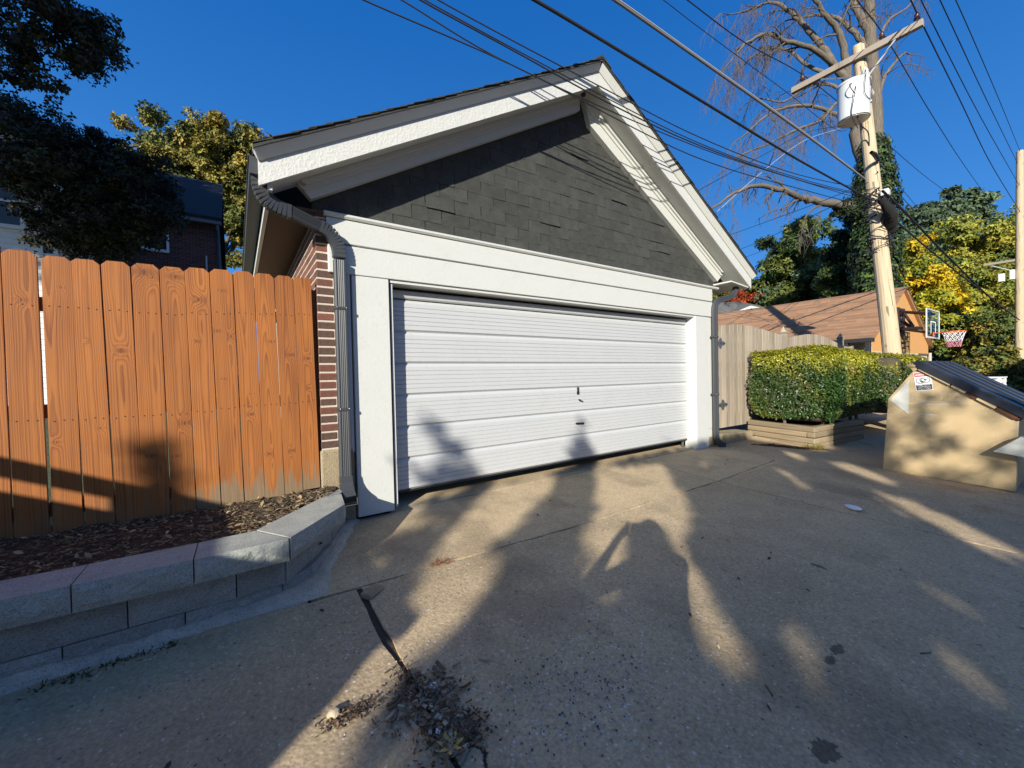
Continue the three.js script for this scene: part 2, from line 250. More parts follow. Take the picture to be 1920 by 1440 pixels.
const garage = thing('garage', 'white-trimmed brick garage with a dark shingled gable and wide white door', 'garage');
{
  const G = garage, FL = x => 2.60 + (x + 0.99) * 0.5836, FR = x => 2.605 + (6.0 - x) * 0.5545, AX = 2.42, Z1 = -6.2;   // lower edge of the rake boards
  const F = x => x < AX ? FL(x) : FR(x);
  // brick side wall and corner, each brick its own piece on a mortar core
  const wall = part('brick_wall', merge([plain(-0.5865, -0.36, 0.64, 2.62, Z1, -0.0285), plain(5.24, 5.42, 0.1, 2.62, Z1, -0.06), plain(-0.578, 5.42, 0, 2.62, Z1 - 0.2, Z1)]), M.mortar, G);
  const P = 0.0712, bh = 0.0605, r = rng(77), bl = 0.205;
  const bg = [bx(0, 0.1, 0, bh, 0, bl, 0.006), bx(0, 0.1, 0, bh, 0, 0.098, 0.006), bx(0, 0.128, 0, bh, 0, 0.1, 0.008), bx(0, 0.055, 0, bh, 0, 0.1, 0.006), bx(0, 0.05, 0, bh, 0, 0.1, 0.004), bx(0, 0.155, 0, bh, 0, 0.1, 0.008)];
  for (let k = 0; k < 28; k++) {
    const y = 0.645 + k * P + 0.011;
    const put = (g, x, z, w) => { const b = part('brick', bg[g], M.brick[w ?? Math.floor(r() * 3)], wall); b.position.set(x + rr(-0.0015, 0.0015, r), y, z + rr(-0.0015, 0.0015, r)); };
    if (k % 2) { put(2, -0.59, -0.125); put(4, -0.451, -0.125, 2); } else put(5, -0.59, -0.125);
    if (y > 1.9) { let z = k % 2 ? -0.34 : -0.236; for (let n = 0; z > -3.1 && n < 14; n++) { put(0, -0.59, z); z -= bl + 0.011; } if (!(k % 2)) put(1, -0.59, -0.236 + 0.0); }
  }
  part('foundation', disp(merge([bx(-0.605, -0.33, -0.3, 0.645, -6.2, -0.012, 0.02, 2)]), v => { const n = 0.01 * (fbm(v.y * 6, v.z * 6 + v.x * 6, 3) - 0.5); v.x -= n; v.z += n; }), M.foundation, G);
  part('foundation', bx(5.19, 5.44, -0.3, 0.16, -6.2, -0.02, 0.01), M.foundation, G);
  // inside of the garage, seen only as the dark gap under the door
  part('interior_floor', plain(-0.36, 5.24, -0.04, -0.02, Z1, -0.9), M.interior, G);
  // gable: backing sheet with every shingle tab its own piece
  const gable = part('gable_wall', prism([[-0.6, 2.5], [5.45, 2.5], [5.45, FR(5.45) + 0.2], [AX, 4.78], [-0.6, FL(-0.6) + 0.2]], -0.12, -0.05), mat([0.13, 0.13, 0.115]), G);
  const ex = 0.131, tw = 0.308; let row = 0; const tabs = [];
  for (let y = 2.60; y < 4.6; y += ex, row++) for (let x = -0.85 + (row % 2) * tw / 2 + rr(-0.03, 0.03, r); x < 5.6; x += tw) {
    const x0 = Math.max(-0.6, x), x1 = Math.min(5.45, x + tw - 0.009); if (x1 - x0 < 0.03) continue;
    const yt = Math.min(F(x0), F(x1)); if (y > Math.max(F(x0), F(x1)) - 0.02 || (x0 < AX && x1 < AX && y > F(x1) - 0.1) || (x0 > AX && y > F(x0) - 0.1)) continue;
    const sag = rr(-0.004, 0.004, r), lift = 0.006 + (r() < 0.04 ? rr(0.008, 0.018, r) : rr(0, 0.004, r)), curl = rr(0, 0.004, r), wv = rr(-0.004, 0.004, r);
    const g = new THREE.BoxGeometry(x1 - x0, ex + 0.045, 0.005, 4, 2, 1); const cx = (x0 + x1) / 2;
    const p = g.attributes.position; for (let i = 0; i < p.count; i++) { const u = p.getX(i) / (x1 - x0) + 0.5, t = clamp(0.5 - p.getY(i) / (ex + 0.045)); p.setZ(i, p.getZ(i) + t * t * lift + t * curl * (u - 0.5) * 2); p.setY(i, p.getY(i) + (t > 0.5 ? wv * Math.sin(u * 3.1) + sag * (u - 0.5) : 0)); }
    g.computeVertexNormals(); g.translate(0, (ex + 0.045) / 2, 0.003);
    const s = part('shingle', uvBox(g, 1, r() * 3, r() * 3), M.gable[Math.floor(r() * 3)], gable); s.position.set(cx, y + rr(-0.003, 0.003, r), -0.045 + 0.003 * (1 - (row % 2) * 0.2)); s.rotation.z = rr(-0.006, 0.006, r); s.rotation.x = 0.035;
  }
  // header boards over the door
  part('header_board', bx(-0.50, 5.335, 2.128, 2.368, -0.05, 0.001, 0.007, 2), M.white, G);
  part('header_board', bx(-0.505, 5.34, 2.382, 2.585, -0.05, 0.000, 0.007, 2), M.white, G);
  part('header_trim', prism([[-0.045, 2.588], [0.012, 2.588], [0.026, 2.604], [0.026, 2.622], [-0.03, 2.636], [-0.045, 2.63]], -0.525, 5.5, 'x'), M.white, G);
  part('header_trim', plain(0.02, 4.86, 2.10, 2.126, -0.2, -0.02), M.whiteWood, G);
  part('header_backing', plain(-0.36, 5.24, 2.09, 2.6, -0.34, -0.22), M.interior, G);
  // posts
  const pl = part('door_post', bx(-0.318, 0, 0.03, 2.123, -0.12, -0.002, 0.006, 2), M.white, G);
  part('post_trim', bx(-0.455, -0.33, 0.60, 2.15, -0.05, -0.012, 0.004), M.white, pl);
  part('post_trim', bx(0.022, 0.042, 0.05, 2.09, -0.16, -0.03, 0.003), M.white, pl);
  part('post_trim', plain(0, 0.021, 0.05, 2.12, -0.14, -0.045), M.soffit, pl);
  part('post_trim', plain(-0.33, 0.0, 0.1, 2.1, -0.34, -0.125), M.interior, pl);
  const pr = part('door_post', bx(4.85, 5.19, -0.01, 2.118, -0.12, -0.002, 0.006, 2), M.whiteWood, G);
  part('post_trim', bx(4.835, 4.85, 0.0, 2.1, -0.2, -0.006, 0.003), M.whiteWood, pr);
  part('post_trim', bx(5.193, 5.335, 0.3, 2.124, -0.08, -0.02, 0.004), M.white, pr);
  part('post_trim', bx(5.193, 5.335, 0.01, 0.296, -0.085, -0.024, 0.004), M.white, pr);
  part('post_trim', bx(4.80, 4.833, 0.0, 0.2, -0.25, -0.22, 0.003), M.steel, pr);
  // door: six ribbed sections and the top piece
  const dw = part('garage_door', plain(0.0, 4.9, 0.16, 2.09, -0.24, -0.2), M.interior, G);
  const prof = (y0, y1, ribs = true) => {
    const q = [[-0.195, y0], [-0.172, y0], [-0.168, y0 + 0.006], [-0.15, y0 + 0.02]];
    if (ribs) for (let i = 1; i < 6; i++) { const y = y0 + 0.02 + (y1 - y0 - 0.05) * i / 6; q.push([-0.15, y - 0.0035], [-0.1555, y - 0.001], [-0.1555, y + 0.001], [-0.15, y + 0.0035]); }
    q.push([-0.15, y1 - 0.03], [-0.168, y1 - 0.004], [-0.172, y1], [-0.195, y1]); return q;
  };
  for (let i = 0; i < 6; i++) part('door_section', prism(prof(0.150 + i * 0.3055, 0.150 + (i + 1) * 0.3055 - 0.0015), 0.046, 4.83, 'x'), M.door, dw);
  part('door_section', prism([[-0.195, 1.994], [-0.17, 1.994], [-0.156, 2.006], [-0.15, 2.03], [-0.16, 2.065], [-0.195, 2.08]], 0.046, 4.83, 'x'), M.door, dw);
  part('bottom_seal', plain(0.046, 4.83, 0.135, 0.151, -0.19, -0.16), M.black, dw);
  // bare keyhole plate, latch slot and pull slot
  const kp = part('lock_plate', prism([[2.418, 0.975], [2.452, 0.975], [2.458, 1.0], [2.45, 1.03], [2.456, 1.055], [2.435, 1.075], [2.415, 1.055], [2.424, 1.03], [2.414, 1.0]], -0.149, -0.143), M.black, dw);
  part('keyhole', new THREE.CylinderGeometry(0.009, 0.009, 0.012, 12).rotateX(Math.PI / 2).translate(2.435, 1.05, -0.142), M.steel, kp);
  part('latch_slot', prism([[2.435, 0.91], [2.455, 0.918], [2.505, 0.893], [2.53, 0.878], [2.51, 0.874], [2.46, 0.888]], -0.149, -0.145), M.black, dw);
  part('pull_slot', prism([[2.385, 0.612], [2.40, 0.62], [2.53, 0.613], [2.535, 0.593], [2.51, 0.585], [2.42, 0.59], [2.387, 0.597]], -0.1495, -0.145), M.black, dw);
  // rake: boards, crown, soffit, frieze on each slope
  const rakes = [[-0.99, AX, FL, 1], [AX, 6.0, FR, -1]];
  for (const [xa, xb, f, side] of rakes) {
    const band = (lo, hi, z0, z1, m, name, par, ea = 0, eb = 0) => part(name, prism([[xa - ea, f(xa - ea) + lo], [xb + eb, f(xb + eb) + lo], [xb + eb, f(xb + eb) + hi], [xa - ea, f(xa - ea) + hi]], z0, z1), m, par);
    const rb = band(0, 0.235, 0.272, 0.3, side > 0 ? M.whiteRough : M.white, 'rake_board', G);
    // crown strip, leaning out at its upper edge
    const L = V(xa - (side > 0 ? 0.012 : 0), f(xa - (side > 0 ? 0.012 : 0)), 0), T = V(xb + (side < 0 ? 0.03 : 0), f(xb + (side < 0 ? 0.03 : 0)), 0);
    part('crown_strip', sweep([V(L.x, L.y + 0.2, 0.3), V(T.x, T.y + 0.2, 0.3)].map(v => v), [[-0.0, -0.008], [0.0, 0.0]].length && (side > 0 ? [[0, -0.03], [-0.012, -0.032], [-0.062, 0.028], [-0.062, 0.04], [0, 0.04]] : [[0, -0.03], [-0.012, -0.032], [-0.062, 0.028], [-0.062, 0.04], [0, 0.04]]).map(([a, b]) => [-a, b]), V(0, 1, 0)), M.white, rb);
    const so = band(0.035, 0.055, -0.05, 0.271, M.white, 'rake_soffit', G);
    const fr = part('frieze_board', prism(side > 0 ? [[-0.62, f(-0.62) - 0.13], [AX - 0.04, f(AX - 0.04) - 0.13], [AX - 0.04, f(AX - 0.04) + 0.034], [-0.72, f(-0.72) + 0.034]] : [[AX + 0.13, f(AX + 0.13) - 0.2], [5.44, f(5.44) - 0.2], [5.60, f(5.60) + 0.034], [AX + 0.03, f(AX + 0.03) + 0.034]], -0.03, 0.035), M.white, G);
    const fm = (lo, hi, z1) => part('frieze_moulding', prism(side > 0 ? [[-0.66, f(-0.66) + lo], [AX - 0.06, f(AX - 0.06) + lo], [AX - 0.06, f(AX - 0.06) + hi], [-0.7, f(-0.7) + hi]] : [[AX + 0.07, f(AX + 0.07) + lo], [5.50, f(5.50) + lo], [5.58, f(5.58) + hi], [AX + 0.07, f(AX + 0.07) + hi]], 0.034, z1), M.white, fr);
    fm(-0.055, -0.012, 0.052); fm(-0.012, 0.033, 0.078);
    // roof slope: deck, then shingle courses lapping one over the other
    const e0 = side > 0 ? xa - 0.03 : xa, e1 = side > 0 ? xb : xb + 0.05;
    const deck = part('roof_slope', prism([[e0, f(e0) + 0.236], [e1, f(e1) + 0.236], [e1, f(e1) + 0.256], [e0, f(e0) + 0.256]], Z1 - 0.3, 0.375), M.gable[0], G);
    const n = 30, dx = (e1 - e0) / n;
    for (let i = 0; i < n; i++) { const a = side > 0 ? e0 + i * dx : e1 - i * dx, b = side > 0 ? Math.min(e1, a + dx * 1.5) : Math.max(e0, a - dx * 1.5), lo = 0.268, t = 0.007; part('shingle_course', prism([[a, f(a) + lo], [b, f(b) + 0.257], [b, f(b) + 0.262], [a, f(a) + lo + t]], Z1 - 0.3, 0.383 + rr(-0.006, 0.008, r)), M.gable[i % 3], deck); }
  }
  part('ridge_cap', prism([[AX - 0.14, FL(AX - 0.14) + 0.27], [AX, FL(AX) + 0.272], [AX + 0.14, FR(AX + 0.14) + 0.27], [AX + 0.14, FR(AX + 0.14) + 0.284], [AX, FL(AX) + 0.30], [AX - 0.14, FL(AX - 0.14) + 0.284]], Z1 - 0.3, 0.386), M.gable[0], G);
  // eaves
  part('eave_soffit', plain(-0.90, -0.585, 2.60, 2.62, Z1, 0.0), M.soffit, G);
  part('eave_trim', bx(-0.935, -0.905, 2.595, 2.68, Z1, 0.27, 0.002), M.white, G);
  part('eave_soffit', prism([[5.42, 2.66], [5.98, 2.62], [5.98, 2.64], [5.42, 2.68]], Z1, 0.27), M.white, G);
  part('eave_trim', bx(5.97, 5.995, 2.62, 2.82, Z1, 0.27, 0.002), M.white, G);
  const gut = x => part('gutter', merge([plain(x - 0.055, x - 0.05, 2.69, 2.82, Z1, 0.265), plain(x - 0.05, x + 0.04, 2.69, 2.695, Z1, 0.265), plain(x + 0.035, x + 0.04, 2.695, 2.82, Z1, 0.265), plain(x - 0.05, x + 0.035, 2.695, 2.81, 0.26, 0.265), bx(x - 0.064, x - 0.05, 2.805, 2.822, Z1, 0.265, 0.004)]), M.gutter, G);
  gut(-0.985); gut(6.06);
  // downspouts: fluted rectangular pipe with crimped elbows
  const w = 0.046, d = 0.032, sec = []; const side = (a, b, n, nx, ny) => { for (let i = 0; i < n; i++) { const t = i / n, x = mix(a[0], b[0], t), y = mix(a[1], b[1], t), k = n > 2 && i % 2 && i > 1 && i < n - 1 ? -0.004 : 0; sec.push([x + nx * k, y + ny * k]); } };
  side([-w + .005, d], [w - .005, d], 12, 0, 1); side([w, d - .005], [w, -d + .005], 6, 1, 0); side([w - .005, -d], [-w + .005, -d], 2, 0, -1); side([-w, -d + .005], [-w, d - .005], 6, -1, 0);
  const flat = [[-w, d], [w, d], [w, -d], [-w, -d]];
  const bend = (a, b, c, n) => { const o = []; for (let i = 0; i <= n; i++) { const t = i / n; o.push(V(0, 0, 0).addScaledVector(a, (1 - t) ** 2).addScaledVector(b, 2 * t * (1 - t)).addScaledVector(c, t * t)); } return o; };
  const crimp = (path, up) => { const list = []; for (let i = 0; i + 1 < path.length; i++) list.push(sweep([path[i], path[i + 1].clone().lerp(path[i], 0.16)], flat.map(([a, b]) => [a * 1.045, b * 1.045]), up), sweep([path[i + 1].clone().lerp(path[i], 0.16), path[i + 1]], flat.map(([a, b]) => [a * 0.99, b * 0.98]), up)); return merge(list); };
  const dsL = part('downspout', sweep([V(-0.424, 2.22, 0.045), V(-0.424, 0.42, 0.045)], sec, V(0, 0, 1)), M.gutter, G);
  part('elbow', crimp(bend(V(-0.985, 2.69, 0.20), V(-0.985, 2.51, 0.19), V(-0.78, 2.505, 0.15), 12), V(0, 0, 1)), M.gutter, dsL);
  part('downspout_pipe', sweep([V(-0.78, 2.505, 0.15), V(-0.57, 2.462, 0.075)], sec, V(0, 0, 1)), M.gutter, dsL);
  part('elbow', crimp(bend(V(-0.57, 2.462, 0.075), V(-0.42, 2.43, 0.045), V(-0.424, 2.24, 0.045), 11), V(0, 0, 1)), M.gutter, dsL);
  part('elbow', merge([crimp(bend(V(-0.424, 0.42, 0.045), V(-0.424, 0.30, 0.05), V(-0.418, 0.245, 0.16), 4), V(0, 0, 1).applyAxisAngle(V(1, 0, 0), -0.5))]), M.gutter, dsL);
  part('outlet_lip', merge([plain(-0.47, -0.366, 0.20, 0.206, 0.13, 0.175), plain(-0.37, -0.362, 0.20, 0.26, 0.14, 0.18)]), M.screw, dsL);
  for (const y of [1.82, 0.98]) { part('strap', bx(-0.475, -0.373, y - 0.012, y + 0.012, 0.012, 0.081, 0.002), M.gutter, dsL); for (const x of [-0.455, -0.385]) part('screw', new THREE.SphereGeometry(0.007, 8, 6).translate(x, y + 0.005, 0.081), M.screw, dsL); }
  const dsR = part('downspout', sweep([V(5.32, 2.24, 0.045), V(5.32, 0.16, 0.045)], sec, V(0, 0, 1)), M.gutter, G);
  part('elbow', merge([sweep(bend(V(5.78, 2.66, 0.16), V(5.78, 2.50, 0.15), V(5.64, 2.455, 0.12), 6), sec, V(0, 0, 1)), sweep([V(5.64, 2.455, 0.12), V(5.46, 2.415, 0.07)], sec, V(0, 0, 1)), sweep(bend(V(5.46, 2.415, 0.07), V(5.32, 2.38, 0.045), V(5.32, 2.23, 0.045), 7), sec, V(0, 0, 1))]), M.gutter, dsR);
  part('elbow', sweep(bend(V(5.32, 0.17, 0.045), V(5.32, 0.04, 0.05), V(5.45, 0.022, 0.12), 7), sec, V(0, 0, 1)), M.gutter, dsR);
  for (const y of [1.80, 0.86]) { part('strap', bx(5.255, 5.37, y - 0.014, y + 0.014, 0.0, 0.081, 0.002), M.gutter, dsR); part('screw', new THREE.SphereGeometry(0.007, 8, 6).translate(5.29, y, 0.083), M.screw, dsR); }
  part('peak_hook', new THREE.SphereGeometry(0.03, 10, 8).translate(AX - 0.06, 4.57, 0.12), M.black, G);
}

// ---------------------------------------------------------------- stained board fence on the left
function woodTex(seed, w, h, len, width, light, darkc, knots, scale = 1, weather = 0) {
  const r = rng(seed), c0 = rr(0.2, 0.8, r) * width, K = knots.map(k => ({ u: k[0] * width, v: k[1] * len, s: k[2] }));
  return tex(w, h, (uu, vv) => {
    let x = uu * width, y = vv * len, dk = 0, q = 0;
    for (const k of K) { const dx = x - k.u, dy = (y - k.v) * 0.62, d = Math.hypot(dx, dy); q += k.s * 0.9 * Math.exp(-d * d / (k.s * k.s * 3.2)); dk = Math.max(dk, sst(k.s * 0.62, k.s * 0.25, d + 0.004 * (noise(x * 200, y * 200, seed) - 0.5)), 0.55 * sst(k.s * 1.5, k.s * 0.5, Math.hypot(dx * (0.5), dy * 1.4)) * sst(0, 0.02, Math.abs(dx))); }
    const depth = 0.03 + 0.07 * fbm(y * 0.7, seed, 2, seed), wob = 0.018 * (fbm(y * 1.6, x * 4, 3, seed + 3) - 0.5);
    const ring = Math.sqrt((x - c0 + wob) ** 2 + depth * depth * 0.5) * 125 * scale + q * 190 * scale + 0.5 * fbm(y * 6, x * 30, 2, seed + 5);
    const f = ring - Math.floor(ring), late = Math.pow(sst(0.1, 0.92, f), 1.5) * (f > 0.92 ? (1 - f) / 0.08 : 1);
    const streak = fbm(x * 130, y * 2.2, 3, seed + 8), blotch = fbm(x * 9, y * 2.3, 3, seed + 11);
    let t = clamp(0.62 * late + 0.5 * (streak - 0.5) + 0.55 * (blotch - 0.5) + 0.12); let o = [0, 1, 2].map(i => mix(light[i], darkc[i], t));
    if (dk > 0) o = o.map((a, i) => mix(a, darkc[i] * 0.42, dk * 0.7));
    if (weather) { const g = sst(0.42, 0.62, (y / len - 0.80) * 2.4 + 0.5 * fbm(x * 40, y * 6, 4, seed + 21)) * weather, w = 0.75 + 0.5 * streak; o = o.map((a, i) => mix(a, [0.20, 0.15, 0.085][i] * w, g)); }
    return o;
  }, true, false);
}
const cedarL = [0.37, 0.125, 0.021], cedarD = [0.165, 0.046, 0.009];
const boardMats = [[[0.5, 0.17, .014], [0.3, 0.73, .008]], [[.62, .11, .009], [.25, .66, .012]], [[.4, .30, .006], [.7, .62, .01]], [[.5, .335, .019]], [[.45, .035, .03], [.75, .05, .012], [.4, .74, .016]], [[.6, .04, .026], [.7, .62, .02], [.3, .75, .014]], [[.5, .13, .022], [.35, .30, .012]], [[.5, .09, .013], [.2, .26, .014], [.8, .28, .014], [.4, .46, .01]], [[.5, .62, .012], [.6, .53, .008]], [[.7, .30, .014], [.3, .80, .016]], [[.65, .36, .016], [.5, .8, .014]], [[.6, .38, .014], [.6, .52, .01]]]
  .map((k, i) => { const t = woodTex(300 + i * 7, 160, 1024, 1.8, 0.145, cedarL.map(q => q * (0.92 + 0.16 * hash(i, 3))), cedarD, k, 1, i > 5 ? 0.85 : 0.25); const m = mat([1, 1, 1], { map: t, roughness: 0.72, bumpMap: rep(grainBump, 1, 1), bumpScale: 0.0015 }); return m; });
M.fenceDark = mat([0.20, 0.065, 0.018], { roughness: 0.85, bumpMap: rep(grainBump, 2, 1), bumpScale: 0.002 });
function boardGeo(w, h, t, kind) {                                // dog-eared board, base at y 0
  const e = 0.028, pts = kind === 'flat' ? [[-w / 2, 0], [w / 2, 0], [w / 2, h], [-w / 2, h]] : [[-w / 2, 0], [w / 2, 0], [w / 2, h - e], [w / 2 - e, h], [-w / 2 + e, h], [-w / 2, h - e]];
  const g = prism(pts, 0, t, 'z', 0.002), p = g.attributes.position, uv = g.attributes.uv;
  for (let i = 0; i < p.count; i++) uv.setXY(i, clamp(p.getX(i) / w + 0.5 + (p.getZ(i) < t * 0.5 ? 0.02 : 0), 0.02, 0.98), 1 - clamp(p.getY(i) / h, 0.005, 0.995));
  return g;
}
{
  const f = thing('board_fence', 'orange stained dog-eared board fence joining the left corner of the garage', 'fence', [0, 0, 0]);
  const mids = [-2.205, -2.053, -1.919, -1.778, -1.638, -1.496, -1.357, -1.216, -1.080, -0.947, -0.815, -0.685], wd = [0.14, 0.131, 0.136, 0.137, 0.139, 0.134, 0.138, 0.136, 0.132, 0.1295, 0.1285, 0.127], hs = [1.742, 1.732, 1.732, 1.742, 1.748, 1.748, 1.745, 1.738, 1.735, 1.733, 1.727, 1.715], y0 = [0.32, 0.315, 0.315, 0.313, 0.31, 0.308, 0.322, 0.336, 0.345, 0.345, 0.351, 0.362], lean = [0.002, 0.002, 0.015, 0.014, 0.008, 0.010, 0.013, 0.014, 0.017, 0.016, 0.014, 0.014], r = rng(5);
  const nail = new THREE.CylinderGeometry(0.0035, 0.0035, 0.004, 7).rotateX(Math.PI / 2);
  mids.forEach((x, i) => {
    const b = part('board', boardGeo(wd[i], hs[i], 0.017, i === 11 ? 'flat' : 'dog'), boardMats[i], f);
    b.position.set(x + lean[i] * 0.87, y0[i] - 0.02, -0.03 + rr(-0.003, 0.003, r)); b.rotation.z = lean[i]; b.rotation.y = rr(-0.010, 0.010, r);
    const ns = []; for (const y of [1.42, 0.72]) for (const u of [-0.3, 0.02, 0.3]) ns.push(nail.clone().translate(u * wd[i], y + rr(-0.006, 0.006, r), 0.0175));
    part('nails', merge(ns), M.black, b);
  });
  for (let k = 0; k < 7; k++) { const b = part('board', boardGeo(0.14, 1.83, 0.017, 'dog'), boardMats[k], f); b.position.set(-2.35 - k * 0.147, 0.25, -0.03); }
  for (const y of [0.42, 1.03, 1.69]) part('rail', bx(-3.7, -0.615, y, y + 0.085, -0.072, -0.034, 0.004), M.fenceDark, f);
  for (const x of [-2.42, -0.655]) part('fence_post', bx(x, x + 0.09, 0.1, 1.98, -0.17, -0.075, 0.005), M.fenceDark, f);
}

// ---------------------------------------------------------------- concrete block retaining wall, bed behind it
const stoneTex = tex(512, 512, (u, v) => { const k = 0.30 + 0.10 * (fbm(u * 8, v * 8, 4, 3) - 0.5) + 0.16 * (noise(u * 170, v * 170, 4) - 0.5) + (hash(Math.floor(u * 200), Math.floor(v * 200), 3) > 0.96 ? -0.12 : 0); return [k * 1.02, k * 1.02, k * 0.93]; });
M.block = [0.9, 1, 1.1].map(k => mat([k, k, k], { map: rep(stoneTex, 1.6), bumpMap: rep(fineBump, 3), bumpScale: 0.004, roughness: 0.95 }));
M.capTop = mat([1.12, 1.15, 1.1], { map: rep(stoneTex, 1.8), bumpMap: rep(fineBump, 4), bumpScale: 0.002, roughness: 0.95 });
function splitBlock(poly, y0, y1, faces, seed, amp = 0.011) {      // poly (x,z); faces = indices of edges that are split stone
  const pos = [], n = (x, y, s) => (fbm(x * 22, y * 22, 4, seed) - 0.5) * 2 + 0.6 * (fbm(x * 60, y * 60, 2, seed + 4) - 0.5);
  const tri = (a, b, c) => pos.push(...a, ...b, ...c);
  poly.forEach((a, i) => {
    const b = poly[(i + 1) % poly.length], L = Math.hypot(b[0] - a[0], b[1] - a[1]), nx = (b[1] - a[1]) / L, nz = -(b[0] - a[0]) / L;
    if (!faces.includes(i)) { tri([a[0], y0, a[1]], [b[0], y1, b[1]], [b[0], y0, b[1]]); tri([a[0], y0, a[1]], [a[0], y1, a[1]], [b[0], y1, b[1]]); return; }
    const U = Math.max(4, Math.round(L / 0.016)), W = Math.max(3, Math.round((y1 - y0) / 0.016));
    const P = (s, t) => { const u = s / U, v = t / W, edge = Math.min(1, Math.min(s, U - s, t, W - t) / 2), e = edge < 0.01 ? 0 : amp * (0.35 + n(u * L, v * (y1 - y0), 0)) * edge + 0.004 * edge; return [mix(a[0], b[0], u) - nx * e, mix(y0, y1, v), mix(a[1], b[1], u) - nz * e]; };
    for (let s = 0; s < U; s++) for (let t = 0; t < W; t++) { tri(P(s, t), P(s + 1, t), P(s + 1, t + 1)); tri(P(s, t), P(s + 1, t + 1), P(s, t + 1)); }
  });
  const cap = new THREE.ShapeGeometry(new THREE.Shape(poly.map(p => new THREE.Vector2(p[0], p[1])))).toNonIndexed().attributes.position;
  for (const y of [y0, y1]) for (let i = 0; i < cap.count; i += 3) tri(...[0, 1, 2].map(k => [cap.getX(i + k), y, cap.getY(i + k)]));
  const g = new THREE.BufferGeometry(); g.setAttribute('position', new THREE.Float32BufferAttribute(pos, 3)); g.computeVertexNormals(); return uvBox(g);
}
{
  const w = thing('retaining_wall', 'low grey split-face block retaining wall below the board fence', 'retaining wall');
  // poly order: front-left, front-right, back-right, back-left; edge 0 is the face
  const blk = (name, a, b, y0, y1, d, m, seed, amp) => { const L = Math.hypot(b[0] - a[0], b[1] - a[1]), ux = (b[0] - a[0]) / L, uz = (b[1] - a[1]) / L, g = 0.003; const p = (q, s, o) => [q[0] + ux * s * g + uz * o, q[1] + uz * s * g - ux * o]; const A = p(a, 1, 0), B = p(b, -1, 0), C = p(b, -1, d), D = p(a, 1, d); return part(name, splitBlock([A, B, C, D], y0, y1, [0], seed, amp), m, w); };
  const mid = [[-2.8, .945], [-2.07, .94], [-1.632, .935], [-1.19, .93], [-.95, .905]], bot = [[-3.3, .95], [-2.42, .95], [-1.853, .945], [-1.414, .935], [-.968, .89]];
  for (let i = 0; i + 1 < mid.length; i++) blk('wall_block', mid[i], mid[i + 1], 0.031, 0.196, 0.2, M.block[i % 3], 20 + i);
  for (let i = 0; i + 1 < bot.length; i++) blk('wall_block', bot[i], bot[i + 1], -0.14, 0.027, 0.2, M.block[(i + 1) % 3], 40 + i);
  const midC = [[-.945, .90], [-.80, .70], [-.61, .40], [-.455, .09], [-.44, .0]], botC = [[-.965, .885], [-.79, .74], [-.62, .46], [-.435, .03]];
  for (let i = 0; i + 1 < midC.length; i++) blk('wall_block', midC[i], midC[i + 1], 0.031, i > 1 ? 0.31 : 0.196, 0.12, M.block[(i + 1) % 3], 60 + i);
  for (let i = 0; i + 1 < botC.length; i++) blk('wall_block', botC[i], botC[i + 1], -0.14, 0.027, 0.12, M.block[i % 3], 80 + i);
  const caps = [[[-3.3, 1.0], [-2.42, 1.01], [-2.41, .745], [-3.3, .73]], [[-2.415, 1.01], [-1.802, 1.022], [-1.80, .765], [-2.407, .748]], [[-1.796, 1.022], [-1.367, 1.032], [-1.364, .77], [-1.795, .766]], [[-1.361, 1.032], [-.938, 1.019], [-1.092, .757], [-1.359, .77]]];
  caps.forEach((c, i) => part('cap_block', splitBlock(c, 0.202, 0.33, [0], 100 + i, 0.01), i === 1 ? M.capTop : M.capTop, w));
  part('cap_block', splitBlock([[-.926, 1.012], [-.54, .555], [-.505, .268], [-.66, .285], [-1.082, .752]], 0.204, 0.332, [0, 1], 110, 0.008), M.capTop, w);
  // mortar smeared along the foot of the wall
  const line = [[-3.4, .955], [-2.4, .95], [-1.853, .95], [-1.6, .945], [-1.414, .94], [-1.2, .92], [-.968, .895], [-.87, .84], [-.79, .755], [-.70, .61], [-.62, .465], [-.53, .26], [-.43, .03], [-.36, -.06]], P = new THREE.CatmullRomCurve3(line.map(p => V(p[0], 0, p[1]))).getPoints(150), pos = [], q = (a, b, c) => pos.push(a.x, a.y, a.z, b.x, b.y, b.z, c.x, c.y, c.z);
  const ring = P.map((p, i) => { const t = P[Math.min(i + 1, P.length - 1)].clone().sub(P[Math.max(0, i - 1)]).normalize(), o = V(-t.z, 0, t.x), s = i / P.length, k = 0.05 + 0.05 * fbm(s * 24, 1, 3, 5) + 0.10 * Math.exp(-(((p.x + 0.87) / 0.13) ** 2 + ((p.z - 0.84) / 0.13) ** 2)), gy = groundY(p.x, p.z); const hgt = 0.018 + 0.03 * fbm(s * 30, 3, 3, 8) * (s < 0.5 ? 1 : 0.5); return [p.clone().addScaledVector(o, -0.03).setY(gy + hgt), p.clone().addScaledVector(o, 0.012).setY(gy + hgt), p.clone().addScaledVector(o, k * 0.6).setY(gy + 0.012 + 0.006 * noise(s * 90, 2)), p.clone().addScaledVector(o, k).setY(groundY(p.x + o.x * k, p.z + o.z * k) + 0.001)]; });
  for (let i = 0; i + 1 < ring.length; i++) for (let k = 0; k < 3; k++) { q(ring[i][k], ring[i][k + 1], ring[i + 1][k + 1]); q(ring[i][k], ring[i + 1][k + 1], ring[i + 1][k]); }
  const g = new THREE.BufferGeometry(); g.setAttribute('position', new THREE.Float32BufferAttribute(pos, 3)); g.computeVertexNormals(); part('mortar_strip', uvBox(g), mat([1.25, 1.3, 1.45], { roughness: 0.95, map: rep(concTile, 2), bumpMap: rep(fineBump, 3), bumpScale: 0.006 }), w);
}
